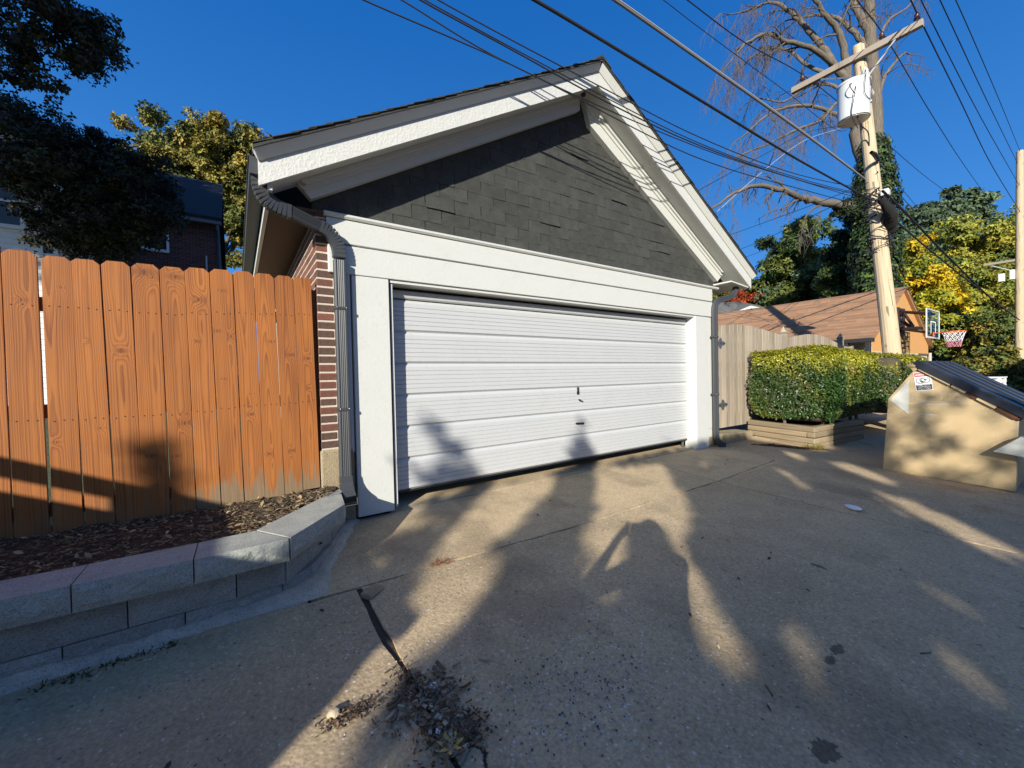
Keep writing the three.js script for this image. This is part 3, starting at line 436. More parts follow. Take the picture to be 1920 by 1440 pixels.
{
  // planting bed between fence and wall, and the yard beyond the fence
  const g = new THREE.PlaneGeometry(3.2, 1.0, 90, 40).rotateX(-Math.PI / 2).translate(-2.1, 0, 0.30);
  disp(g, v => { if (v.x > -1.05 && v.z > 0.70 - 1.1 * (v.x + 1.09)) { v.y = 0.1; v.x -= 0.2; v.z -= 0.2; return; } const back = sst(0.1, -0.1, v.z); v.y = 0.285 + 0.03 * sst(0.7, 0, v.z) + 0.035 * (fbm(v.x * 9, v.z * 9, 4, 2) - 0.5) + 0.02 * back; });
  M.mulch = mat([1, 1, 1], { roughness: 1, map: rep(tex(256, 256, (u, v) => { const k = 0.6 + 0.9 * (fbm(u * 30, v * 30, 4, 2) - 0.3); return [0.085 * k, 0.062 * k, 0.036 * k]; }), 2), bumpMap: rep(fineBump, 2), bumpScale: 0.02 });
  struct('bed', uvBox(g), M.mulch);
  const yard = new THREE.PlaneGeometry(90, 80, 30, 30).rotateX(-Math.PI / 2).translate(-45.6, 0, -40.15); disp(yard, v => { v.y = 0.28 + 0.05 * Math.max(0, -v.z - 3) + 0.1 * (noise(v.x * 0.3, v.z * 0.3, 4) - 0.5); });
  struct('lawn', uvBox(yard), mat([0.07, 0.085, 0.03], { roughness: 1, bumpMap: rep(fineBump, 1), bumpScale: 0.03 }));
}
// wood chips and dead leaves: nobody could count them
const chipGeo = (() => { const g = new THREE.BoxGeometry(0.05, 0.004, 0.012, 3, 1, 1); const p = g.attributes.position; for (let i = 0; i < p.count; i++) p.setY(i, p.getY(i) + 0.5 * p.getX(i) ** 2 * 8); g.computeVertexNormals(); return g; })();
const leafBit = (() => { const s = new THREE.Shape([[0, -0.02], [0.009, -0.006], [0.008, 0.008], [0, 0.024], [-0.008, 0.008], [-0.009, -0.006]].map(p => new THREE.Vector2(...p))); const g = new THREE.ShapeGeometry(s).rotateX(-Math.PI / 2); const p = g.attributes.position; for (let i = 0; i < p.count; i++) p.setY(i, Math.abs(p.getX(i)) * 0.6 + p.getZ(i) ** 2 * 6); g.computeVertexNormals(); return g; })();
const M_litter = mat([1, 1, 1], { roughness: 0.95 });
function scatter(n, at, cols, s0, s1, r, flat = 0.35) { const out = []; for (let i = 0; i < n; i++) { const p = at(r); if (!p) continue; const q = new THREE.Quaternion().setFromEuler(new THREE.Euler(rr(-flat, flat, r), r() * 6.28, rr(-flat, flat, r), 'YXZ')), c = cols[Math.floor(r() * cols.length)], k = rr(0.6, 1.3, r); out.push([p, q, rr(s0, s1, r), c.map(v => v * k)]); } return out; }
const browns = [[0.16, 0.10, 0.055], [0.10, 0.062, 0.035], [0.23, 0.16, 0.085], [0.30, 0.23, 0.13], [0.13, 0.12, 0.06]];
{
  const r = rng(31), inBed = rnd => { const x = rr(-3.2, -0.55, rnd), z = rr(-0.02, 0.78, rnd); if (x > -1.09 && (z - 0.75) > -1.1 * (x + 1.09)) return null; return V(x, 0.30 + 0.03 * sst(0.7, 0, z) + 0.035 * (fbm(x * 9, z * 9, 4, 2) - 0.5), z); };
  const a = instances('wood_chips', chipGeo, M_litter, scatter(4200, inBed, browns, 0.2, 0.75, r), scene, true); a.userData.label = 'brown wood chips covering the bed along the fence'; a.userData.category = 'wood chips';
  const pale = [[0.45, 0.33, 0.18], [0.36, 0.24, 0.12], [0.28, 0.17, 0.09]];
  const b = instances('dead_leaves', leafBit, M_litter, scatter(420, rnd => { const p = inBed(rnd); if (p && p.x < -1.25 && rnd() > 0.25) return null; if (p) p.y += 0.012; return p; }, pale, 0.6, 1.3, r, 0.7), scene, true); b.userData.label = 'pale dead leaves drifted against the foot of the fence'; b.userData.category = 'dead leaves';
}

// ---------------------------------------------------------------- weathered gate and fence right of the garage
const greyWood = [0, 1, 2].map(n => woodTex(700 + n * 13, 96, 768, 1.8, 0.14, [0.40, 0.335, 0.25], [0.20, 0.155, 0.11], n === 1 ? [[0.4, 0.3, 0.012]] : n === 2 ? [[0.6, 0.7, 0.01]] : []));
M.grey = [0, 1, 2, 3, 4, 5].map(i => { const k = 0.86 + 0.07 * i; return mat([k, k, k * (0.97 + 0.02 * (i % 3))], { map: greyWood[i % 3], roughness: 0.9, bumpMap: rep(grainBump, 1, 1), bumpScale: 0.002 }); });
{
  const f = thing('scalloped_fence', 'weathered grey scallop-topped picket fence and gate between garage and hedge', 'fence');
  const top = x => { const k = [[5.4, 2.03], [6.1, 2.065], [6.7, 2.12], [7.3, 2.11], [7.9, 2.06], [8.5, 2.0], [8.95, 1.955], [9.3, 1.985], [9.9, 2.06], [10.5, 2.09], [11.1, 2.04], [11.7, 1.95], [12.2, 1.86], [12.7, 1.83], [13.2, 1.88]]; for (let i = 0; i + 1 < k.length; i++) if (x < k[i + 1][0]) return mix(k[i][1], k[i + 1][1], clamp((x - k[i][0]) / (k[i + 1][0] - k[i][0]))); return 1.85; };
  const r = rng(8);
  for (let x = 5.46; x < 13.1; x += 0.142) {
    const w = 0.136, y0 = x < 7.4 ? 0.20 : 0.08, h0 = top(x), h1 = top(x + w);
    const g = prism([[0, 0], [w, 0], [w, h1 - y0], [w / 2, (h0 + h1) / 2 - y0 + 0.004], [0, h0 - y0]], 0, 0.018, 'z', 0.0015), p = g.attributes.position, uv = g.attributes.uv; for (let i = 0; i < p.count; i++) uv.setXY(i, clamp(p.getX(i) / w, 0.02, 0.98), 1 - p.getY(i) / 2);
    const b = part('picket', g, M.grey[Math.floor(r() * 6)], f); b.position.set(x, y0, -0.32 + rr(-0.002, 0.002, r) - (x < 9.1 ? 0 : 0.02)); b.rotation.z = rr(-0.003, 0.003, r);
  }
  for (const y of [0.45, 1.05, 1.7]) part('rail', bx(5.44, 13.2, y, y + 0.085, -0.385, -0.345, 0.004), M.grey[0], f);
  for (const x of [9.0, 12.45]) { const p = part('fence_post', bx(x - 0.06, x + 0.06, 0, 2.06, -0.48, -0.36, 0.006), M.grey[2], f); part('post_cap', merge([bx(x - 0.075, x + 0.075, 2.06, 2.085, -0.495, -0.345, 0.004), new THREE.ConeGeometry(0.085, 0.13, 4).rotateY(Math.PI / 4).translate(x, 2.15, -0.42)]), M.grey[4], p); }
  for (const [x, y] of [[6.12, 1.745], [6.18, 0.62]]) { const s = new THREE.Shape(); const k = [[-0.17, 0], [-0.13, 0.03], [-0.06, 0.035], [-0.03, 0.085], [0, 0.1], [0.03, 0.085], [0.06, 0.035], [0.13, 0.03], [0.17, 0], [0.13, -0.03], [0.06, -0.035], [0.03, -0.085], [0, -0.1], [-0.03, -0.085], [-0.06, -0.035], [-0.13, -0.03]]; s.setFromPoints(k.map(p => new THREE.Vector2(...p))); const h = part('hinge', uvBox(new THREE.ExtrudeGeometry(s, { depth: 0.008, bevelEnabled: false }).translate(x, y, -0.301)), mat([0.17, 0.18, 0.19], { roughness: 0.5, metalness: 0.6 }), f); for (const u of [-0.1, 0, 0.1]) part('bolt', new THREE.SphereGeometry(0.014, 8, 6).translate(x + u, y, -0.292), M.dark, h); }
}
solo('concrete_curb', disp(bx(5.55, 6.62, -0.1, 0.185, -0.34, 0.02, 0.03, 3), v => { v.y -= 0.05 * sst(6.1, 6.62, v.x); v.z += 0.02 * (fbm(v.x * 5, v.y * 5, 3) - 0.5); }), M.foundation, 'rough tan concrete step under the weathered gate', 'concrete step');

// ---------------------------------------------------------------- timber planter and clipped hedge
const oldTimber = woodTex(900, 96, 512, 2.4, 0.14, [0.36, 0.28, 0.175], [0.17, 0.12, 0.07], [[0.5, 0.4, 0.012]]);
{
  const w = thing('timber_planter', 'low planter of stacked grey landscape timbers under the hedge', 'planter');
  const m = [0.85, 1, 1.12].map(k => mat([k, k, k * 0.97], { map: oldTimber, roughness: 0.95, bumpMap: rep(grainBump, 1, 1), bumpScale: 0.003 }));
  const timber = (a, b, y, h, i) => { const L = a.distanceTo(b), g = new RoundedBoxGeometry(L, h, 0.12, 2, 0.018); const p = g.attributes.position, uv = g.attributes.uv; disp(g, v => { const n = 0.006 * (fbm(v.x * 5, v.y * 20, 3, i) - 0.5); v.y += n; v.z += n; }); for (let k = 0; k < p.count; k++) uv.setXY(k, p.getY(k) / h + 0.5 + (Math.abs(p.getX(k)) > L / 2 - 0.01 ? p.getZ(k) * 3 : 0), p.getX(k) / 2.4); const o = part('timber', g, m[i % 3], w); o.position.set((a.x + b.x) / 2, y + h / 2, (a.z + b.z) / 2); o.rotation.y = -Math.atan2(b.z - a.z, b.x - a.x); o.rotation.z = rr(-0.008, 0.008); return o; };
  const A = V(6.98, 0, -0.22), B = V(6.66, 0, 0.93), D = V(8.4, 0, 1.08);
  for (let k = 0; k < 4; k++) { const y = -0.085 + k * 0.094, ins = k * 0.006, s = k % 2 ? 0.0 : 0.09; const dx = B.clone().sub(A).normalize(), ex = D.clone().sub(B).normalize();
    timber(A.clone().add(V(ins, 0, 0)), B.clone().addScaledVector(dx, k % 2 ? 0.06 : -0.06).add(V(ins, 0, 0)), y, 0.09, k);
    timber(B.clone().addScaledVector(ex, k % 2 ? 0.07 : -0.05).add(V(0, 0, -ins)), D, y, 0.09, k + 1); }
  part('soil', new THREE.ShapeGeometry(new THREE.Shape([[6.98, -0.2], [6.7, 0.9], [8.4, 1.04], [8.4, -0.2]].map(p => new THREE.Vector2(...p)))).rotateX(Math.PI / 2).translate(0, 0.24, 0), M.mulch, w);
}
const leafGeo = (L, W, fold = 0.25) => { const v = [[0, 0, 0], [W, fold * W, L * 0.45], [0, 0, L], [-W, fold * W, L * 0.45]], pos = []; for (const t of [[0, 1, 2], [0, 2, 3]]) for (const i of t) pos.push(...v[i]); const g = new THREE.BufferGeometry(); g.setAttribute('position', new THREE.Float32BufferAttribute(pos, 3)); g.computeVertexNormals(); return g; };
const leafMat = (o = {}) => { const m = new THREE.MeshPhysicalMaterial({ roughness: 0.55, side: THREE.DoubleSide, ...o }); return m; };
M.leaf = leafMat({ roughness: 0.6, transmission: 0.22, thickness: 0, specularIntensity: 0.5 });
M.leafGloss = leafMat({ roughness: 0.38, specularIntensity: 0.8 });
M.bark = mat([1, 1, 1], { roughness: 0.95, map: rep(tex(128, 256, (u, v) => { const k = 0.6 + 0.9 * (fbm(u * 16, v * 5, 4, 3) - 0.25); return [0.17 * k, 0.14 * k, 0.105 * k]; }), 1.2, 0.8), bumpMap: rep(grainBump, 2, 1), bumpScale: 0.015 });
M.twig = mat([0.11, 0.085, 0.062], { roughness: 0.95 });
{
  const h = thing('hedge', 'clipped box-shaped evergreen hedge between the gate and the dumpster', 'hedge');
  const r = rng(99), list = [];
  // footprint lobes: rounded boxes (x0,x1,z0,z1,top)
  const boxes = [[6.84, 7.74, -0.28, 1.14, 1.60, 0.3], [7.5, 8.4, -0.2, 1.0, 1.65, 0.08], [8.1, 9.8, -0.2, 1.14, 1.62, 0.03], [9.3, 11.8, -0.1, 1.50, 1.50, 0.03]];
  part('inner_twigs', merge(boxes.map(b => new RoundedBoxGeometry(b[1] - b[0] - 0.26, 1.12, b[3] - b[2] - 0.3, 2, 0.15).translate((b[0] + b[1]) / 2, 0.88, (b[2] + b[3]) / 2))), mat([0.075, 0.06, 0.035], { roughness: 1 }), h);
  part('stem', merge([[6.98, .4], [7.2, .9], [7.6, .7], [8.2, .6], [8.9, .8], [9.6, .7]].map(([x, z]) => rod(V(x, 0.1, z), V(x + 0.05, 0.6, z - 0.05), 0.03, 6, 0.02))), M.bark, h);
  for (const [x0, x1, z0, z1, top, low] of boxes) {
    const n = Math.round(9500 * ((x1 - x0) * 0.9 + (z1 - z0) * 1.2) * 0.8);
    for (let i = 0; i < n; i++) {
      const f = r(); let x, y, z, nx = 0, ny = 0, nz = 0;
      if (f < 0.34) { x = rr(x0, x1, r); z = rr(z0, z1, r); y = top; ny = 1; } else if (f < 0.68) { x = rr(x0, x1, r); y = rr(low, top, r); z = z1; nz = 1; } else if (f < 0.94) { x = x0; y = rr(low, top, r); z = rr(z0, z1, r); nx = -1; } else { x = x1; y = rr(0.4, top, r); z = rr(z0, z1, r); nx = 1; }
      // round the shoulders, pull in the foot, uneven clip
      const cx = (x0 + x1) / 2, cz = (z0 + z1) / 2, hx = (x1 - x0) / 2, hz = (z1 - z0) / 2; let u = (x - cx) / hx, w = (z - cz) / hz, t = (y - 0.95) / (top - 0.95);
      const e = Math.pow(Math.pow(Math.abs(u), 4.2) + Math.pow(Math.abs(w), 4.2) + Math.pow(Math.abs(t), t > 0 ? 4.2 : 12), 1 / 4.2); const k = 1 / Math.max(1, e);
      const lump = 0.17 * (fbm(x * 1.4 + nx * 5, (y + z) * 1.4, 2, 14) - 0.5) + 0.09 * (fbm(x * 3 + nx * 9, (y + z) * 3, 3, 4) - 0.5) - Math.pow(r(), 2.2) * 0.13 + 0.02 * (r() - 0.3); const foot = 1 - (low > 0.2 ? 0.10 : 0) * sst(0.75, 0.3, y);
      x = cx + u * k * foot * (hx + lump); z = cz + w * k * foot * (hz + lump); y = 0.95 + t * k * (top - 0.95 + lump);
      if (y < low + 0.12 * fbm(x * 4, z * 4, 2, 6)) continue;
      const old = fbm(x * 4 + 3, (z + y) * 4, 3, 9), lime = sst(1.05, 1.6, y + 0.45 * (old - 0.5)) * 1.0 + 0.25 * sst(0.5, 0.7, old), brown = sst(0.62, 0.72, fbm(x * 3, y * 2.2 + z * 3, 3, 77)) * (x > 7.5 && x < 8.1 ? 1 : 0.12) * (r() < 0.8 ? 1 : 0);  // lime rises with height: sunlit top painted into leaf colour, plus random tone
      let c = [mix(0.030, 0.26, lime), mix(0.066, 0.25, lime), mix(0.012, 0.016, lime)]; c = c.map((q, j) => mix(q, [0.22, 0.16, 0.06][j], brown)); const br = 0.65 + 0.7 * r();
      const q = new THREE.Quaternion().setFromUnitVectors(V(0, 1, 0), V(nx + rr(-0.9, 0.9, r), ny + rr(-0.5, 0.9, r) + 0.2, nz + rr(-0.9, 0.9, r)).normalize()).multiply(new THREE.Quaternion().setFromAxisAngle(V(0, 1, 0), r() * 6.28));
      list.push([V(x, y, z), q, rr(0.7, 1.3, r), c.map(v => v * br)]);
    }
  }
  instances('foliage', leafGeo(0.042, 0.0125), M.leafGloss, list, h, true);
}
{
  const r = rng(44), cols = [[0.30, 0.13, 0.05], [0.22, 0.10, 0.045], [0.38, 0.22, 0.08], [0.16, 0.08, 0.04]];
  const a = instances('leaf_drift', leafBit, M_litter, scatter(900, rnd => { const u = rnd(), w = (rnd() + rnd() - 1); const x = mix(6.2, 6.5, u) + w * 0.22, z = mix(0.45, 1.0, u) + w * 0.22; return V(x, groundY(x, z) + 0.004 + 0.02 * rnd() * (1 - Math.abs(w)), z); }, cols, 0.7, 1.5, r, 0.5), scene, true); a.userData.label = 'red-brown dead leaves drifted at the foot of the timber planter'; a.userData.category = 'dead leaves';
  const gr = instances('grass_tuft', leafGeo(0.11, 0.004), M.leaf, Array.from({ length: 160 }, () => { const x = 6.62 + rr(-0.14, 0.12, r), z = 0.98 + rr(-0.08, 0.1, r); return [V(x, groundY(x, z), z), new THREE.Quaternion().setFromEuler(new THREE.Euler(-rr(0.5, 1.5, r), r() * 6.28, 0, 'YXZ')), rr(0.5, 1.1, r), [rr(0.12, 0.3, r), rr(0.15, 0.26, r), 0.03]]; }), scene, true); gr.userData.label = 'small green and yellow grass tuft at the planter corner'; gr.userData.category = 'grass';
}

// ---------------------------------------------------------------- dumpster
{
  const d = thing('dumpster', 'tan steel dumpster with slanted dark plastic lid and scratched side', 'dumpster', [6.0, 0, 2.5]);
  const scr = []; { const r = rng(71); const st = (pts, w) => scr.push([pts, w]);
    const arc = (cx, cy, rx, ry, a0, a1, w) => { const p = []; for (let i = 0; i <= 14; i++) { const a = mix(a0, a1, i / 14); p.push([cx + rx * Math.cos(a), cy + ry * Math.sin(a)]); } st(p, w); };
    arc(0.47, 0.905, 0.035, 0.05, 1.2, 5.8, .0022); arc(0.52, 0.90, 0.10, 0.03, 0.3, 2.8, .0018); arc(0.60, 0.87, 0.08, 0.06, 3.2, 6.1, .0024); arc(0.70, 0.86, 0.05, 0.07, 4.2, 7.4, .0028); st([[0.56, 0.80], [0.73, 0.795], [0.78, 0.80]], .0035); st([[0.42, 0.90], [0.5, 0.84], [0.46, 0.80]], .003); st([[0.40, 0.735], [0.47, 0.765], [0.60, 0.76], [0.8, 0.775]], .004); st([[0.43, 0.76], [0.55, 0.785], [0.62, 0.775]], .0026); st([[0.55, 0.735], [0.62, 0.755], [0.86, 0.775]], .003); st([[0.78, 0.79], [0.88, 0.825], [1.0, 0.78], [0.9, 0.785]], .0024); arc(0.90, 0.86, 0.05, 0.04, 0.5, 4.4, .002); st([[0.86, 0.89], [0.97, 0.85]], .002); st([[0.3, 0.655], [0.42, 0.66], [0.50, 0.64]], .0014); st([[0.27, 0.64], [0.38, 0.64]], .0014);
    for (let i = 0; i < 9; i++) st([[0.52 + rr(0, 0.2, r), 0.60 + rr(0, 0.07, r)], [0.52 + rr(0, 0.2, r), 0.60 + rr(0, 0.07, r)], [0.52 + rr(0, 0.2, r), 0.58 + rr(0, 0.07, r)]], .0018); st([[0.6, 0.56], [0.65, 0.51]], .0018); st([[0.62, 0.58], [0.68, 0.56]], .0016); st([[1.34, 0.62], [1.34, 0.50], [1.337, 0.40]], .006); }
  const sd = (x, y) => { let m = 9; for (const [P, w] of scr) for (let i = 0; i + 1 < P.length; i++) { const [a, b] = P[i], [c, e] = P[i + 1], t = clamp(((x - a) * (c - a) + (y - b) * (e - b)) / ((c - a) ** 2 + (e - b) ** 2 + 1e-9)); m = Math.min(m, (Math.hypot(x - a - t * (c - a), y - b - t * (e - b))) / w); } return m; };
  const paint = tex(640, 640, (u, v) => {                       // u 0..1.6 m along, v 0..1.6 m up
    const x = u * 1.6, y = v * 1.6; let k = 0.93 + 0.16 * (fbm(x * 5, y * 5, 4, 2) - 0.5) + 0.06 * (noise(x * 130, y * 130, 5) - 0.5); let c = [0.50 * k, 0.37 * k, 0.20 * k];
    if (y > 0.3 && x > 0.2) { const m = sd(x * 1.0, y); if (m < 1.3) c = c.map(q => mix(q, 0.55, 0.75 * sst(1.3, 0.5, m) * (0.4 + 0.7 * noise(x * 60, y * 60, 9)))); }
    const smear = sst(0.62, 0.8, fbm(x * 3, y * 1.3, 4, 33)) * 0.25; c = c.map((q, i) => mix(q, [0.2, 0.13, 0.08][i], smear)); return c;
  }, true, true);
  const body = mat([1, 1, 1], { map: paint, roughness: 0.5, bumpMap: rep(fineBump, 2), bumpScale: 0.001 }), plainTan = mat([0.50, 0.37, 0.20], { roughness: 0.6 }), rust = mat([0.10, 0.035, 0.017], { roughness: 0.95 }), pocketM = mat([0.50, 0.50, 0.45], { roughness: 0.6, map: rep(paintTint, 2) });
  // side profile in (z, y) relative to the group's base z 2.5
  const prof = [[-0.545, -0.135], [-0.487, 0.816], [-0.245, 1.185], [-0.2, 1.22], [0.60, 0.63], [0.588, 0.3], [0.575, -0.19]];
  const s = prism(prof, 0, 0.012, 'x', 0.003), p = s.attributes.position, uv = s.attributes.uv; for (let i = 0; i < p.count; i++) uv.setXY(i, (p.getZ(i) + 0.745) / 1.6, (p.getY(i) + 0.0) / 1.6);
  part('side_panel', s, body, d); const s2 = part('side_panel', s.clone(), body, d); s2.position.x = 1.84;
  const wallAlong = (a, b, n) => part(n, sweep([V(0.01, 0, 0), V(1.845, 0, 0)], [[a[0], a[1]], [b[0], b[1]], [b[0] + 0.006, b[1] + 0.006], [a[0] + 0.006, a[1] + 0.006]].map(([z, y]) => [z, y]), V(0, 1, 0)), plainTan, d);
  for (const [i, n] of [[0, 'back_panel'], [1, 'back_panel'], [4, 'front_panel'], [5, 'front_panel'], [6, 'floor_panel']]) { const a = prof[i], b = prof[(i + 1) % 7]; part(n, prism([a, b, [b[0] * 0.985, b[1] + 0.008], [a[0] * 0.985, a[1] + 0.008]], 0.013, 1.838, 'x'), plainTan, d); }
  // rim tube with rusted welds
  const rim = [[-0.255, 1.20], [-0.2, 1.235], [0.1, 1.015], [0.22, 0.925], [0.30, 0.866], [0.45, 0.755], [0.60, 0.645]];
  const sec = [[-0.028, -0.022], [0.028, -0.022], [0.032, 0], [0.028, 0.022], [-0.028, 0.022]];
  for (let i = 0; i + 1 < rim.length; i++) { const a = V(-0.012, rim[i][1], rim[i][0]), b = V(-0.012, rim[i + 1][1], rim[i + 1][0]); part('rim_bar', sweep([a.clone().lerp(b, 0.03), b.clone().lerp(a, 0.03)], sec, V(1, 0, 0)), i === 3 || i === 5 ? rust : plainTan, d); part('weld', new THREE.SphereGeometry(0.026, 8, 6).scale(0.7, 0.9, 1).translate(-0.014, rim[i + 1][1] - 0.012, rim[i + 1][0]), rust, d); }
  part('hinge_knob', disp(new THREE.SphereGeometry(0.06, 12, 9).scale(0.8, 0.6, 1.1), v => { v.y += 0.01 * (noise(v.x * 40, v.z * 40) - 0.5); }).translate(-0.01, 1.25, -0.25), plainTan, d);
  // white corner gusset, white fork pocket, sticker
  part('corner_gusset', prism([[-0.47, 0.80], [-0.285, 1.07], [-0.29, 0.62]], -0.006, -0.001, 'x'), pocketM, d);
  part('fork_pocket', merge([prism([[0.43, 0.262], [0.62, 0.445], [1.05, 0.40], [1.05, 0.17]], -0.16, -0.004, 'x', 0.004)]), pocketM, d);
  const st = tex(128, 192, (u, v) => { const y = 1 - v; if (u < 0.04 || u > 0.96 || y < 0.03 || y > 0.97) return [0.75, 0.75, 0.75]; if (y < 0.24) { const w = (y > 0.08 && y < 0.19 && u > 0.1 && u < 0.92 && noise(u * 46, y * 12, 3) > 0.45); return w ? [0.7, 0.6, 0.6] : [0.5, 0.03, 0.035]; } if (y > 0.68) { const l = (y * 30) % 2 > 1 && noise(u * 60, Math.floor(y * 15), 4) > 0.42 && u > 0.1 && u < 0.9; return l ? [0.55, 0.55, 0.55] : [0.02, 0.02, 0.02]; } const a = Math.abs(Math.hypot((u - 0.36) / 0.26, (y - 0.46) / 0.15) - 1), b = Math.abs(Math.hypot((u - 0.66) / 0.24, (y - 0.44) / 0.14) - 1); const m = noise(u * 12, y * 12, 8) > 0.7 && y > 0.34 && y < 0.58 && u > 0.2 && u < 0.85; return a < 0.08 || b < 0.08 || m ? [0.08, 0.08, 0.08] : [0.74, 0.74, 0.73]; }, true, false);
  const sg = new THREE.BoxGeometry(0.004, 0.235, 0.155); sg.rotateX(-0.12); const sp = part('sticker', sg, mat([1, 1, 1], { map: st, roughness: 0.5 }), d); sp.position.set(-0.0035, 1.05, -0.155);
  // ribbed plastic lid
  const lm = mat([0.016, 0.020, 0.030], { roughness: 0.42 }), la = V(0, 1.285, -0.215), lb = V(0, 0.69, 0.635), lid = [];
  const sl = lb.clone().sub(la), L = sl.length(), ang = Math.atan2(-sl.y, sl.z);
  const lg = part('lid', bx(-0.04, 1.88, -0.01, 0.012, 0, L + 0.03, 0.008, 2), lm, d); lg.position.copy(la).add(V(0, 0.02, 0)); lg.rotation.x = ang;
  for (let i = 0; i < 5; i++) part('lid_rib', bx(-0.02 + i * 0.42, 0.14 + i * 0.42, 0.010, 0.034, 0.04, L - 0.03, 0.012, 3), lm, lg);
  part('lid_lip', bx(-0.05, -0.036, -0.06, 0.02, 0, L + 0.03, 0.005), lm, lg); part('lid_lip', bx(-0.05, 1.88, -0.075, 0.01, L + 0.03, L + 0.045, 0.005), lm, lg);
  part('hinge_rod', rod(V(-0.05, 1.275, -0.235), V(1.88, 1.275, -0.235), 0.016, 8), M.black, d);
}
{
  const c = thing('plastic_crate', 'white slatted plastic crate standing behind the dumpster lid', 'crate', [10.9, -0.15, 2.3]);
  const m = mat([0.72, 0.72, 0.72], { roughness: 0.5 });
  for (let k = 0; k < 6; k++) part('slat', merge([bx(-0.32, 0.32, 0.55 + k * 0.1, 0.62 + k * 0.1, 0.24, 0.26, 0.004), bx(-0.32, 0.32, 0.55 + k * 0.1, 0.62 + k * 0.1, -0.26, -0.24, 0.004), bx(-0.34, -0.32, 0.55 + k * 0.1, 0.62 + k * 0.1, -0.26, 0.26, 0.004), bx(0.32, 0.34, 0.55 + k * 0.1, 0.62 + k * 0.1, -0.26, 0.26, 0.004)]), m, c);
  for (const [x, z] of [[-0.31, -0.23], [0.31, -0.23], [-0.31, 0.23], [0.31, 0.23]]) part('leg', bx(x - 0.025, x + 0.025, 0, 1.14, z - 0.025, z + 0.025, 0.004), m, c);
  part('top', bx(-0.35, 0.35, 1.14, 1.165, -0.27, 0.27, 0.008), m, c);
}

// ---------------------------------------------------------------- utility pole, transformer, wires
const poleTex = tex(192, 1024, (u, v) => { const s = fbm(u * 40, v * 7, 4, 3), c = noise(u * 26 + 2 * fbm(v * 3, u, 2, 5), v * 3, 8), crack = sst(0.80, 0.9, noise(u * 34 + 1.5 * noise(v * 5, 1, 2), v * 4, 12)); const t = clamp(0.3 + 0.7 * (s - 0.5) + 0.25 * c), kn = sst(0.9, 0.95, noise(u * 9, v * 34, 6)); let o = [mix(0.56, 0.38, t), mix(0.45, 0.29, t), mix(0.30, 0.18, t)]; return o.map(q => q * (1 - 0.6 * crack) * (1 - 0.35 * kn)); });
M.pole = mat([1, 1, 1], { map: rep(poleTex, 1, 0.35), roughness: 0.95, bumpMap: rep(grainBump, 2, 1), bumpScale: 0.006 });
const greyTimber = mat([0.33, 0.28, 0.22], { roughness: 0.95, map: rep(greyWood[0], 4, 0.5), bumpMap: rep(grainBump, 2, 1), bumpScale: 0.004 }); greyTimber.color.setRGB(0.85, 0.85, 0.9);
M.wireDull = mat([0.010, 0.010, 0.011], { roughness: 1 });
const PL = y => V(10.295 + 0.0919 * y, y, 1.224 - 0.099 * y);
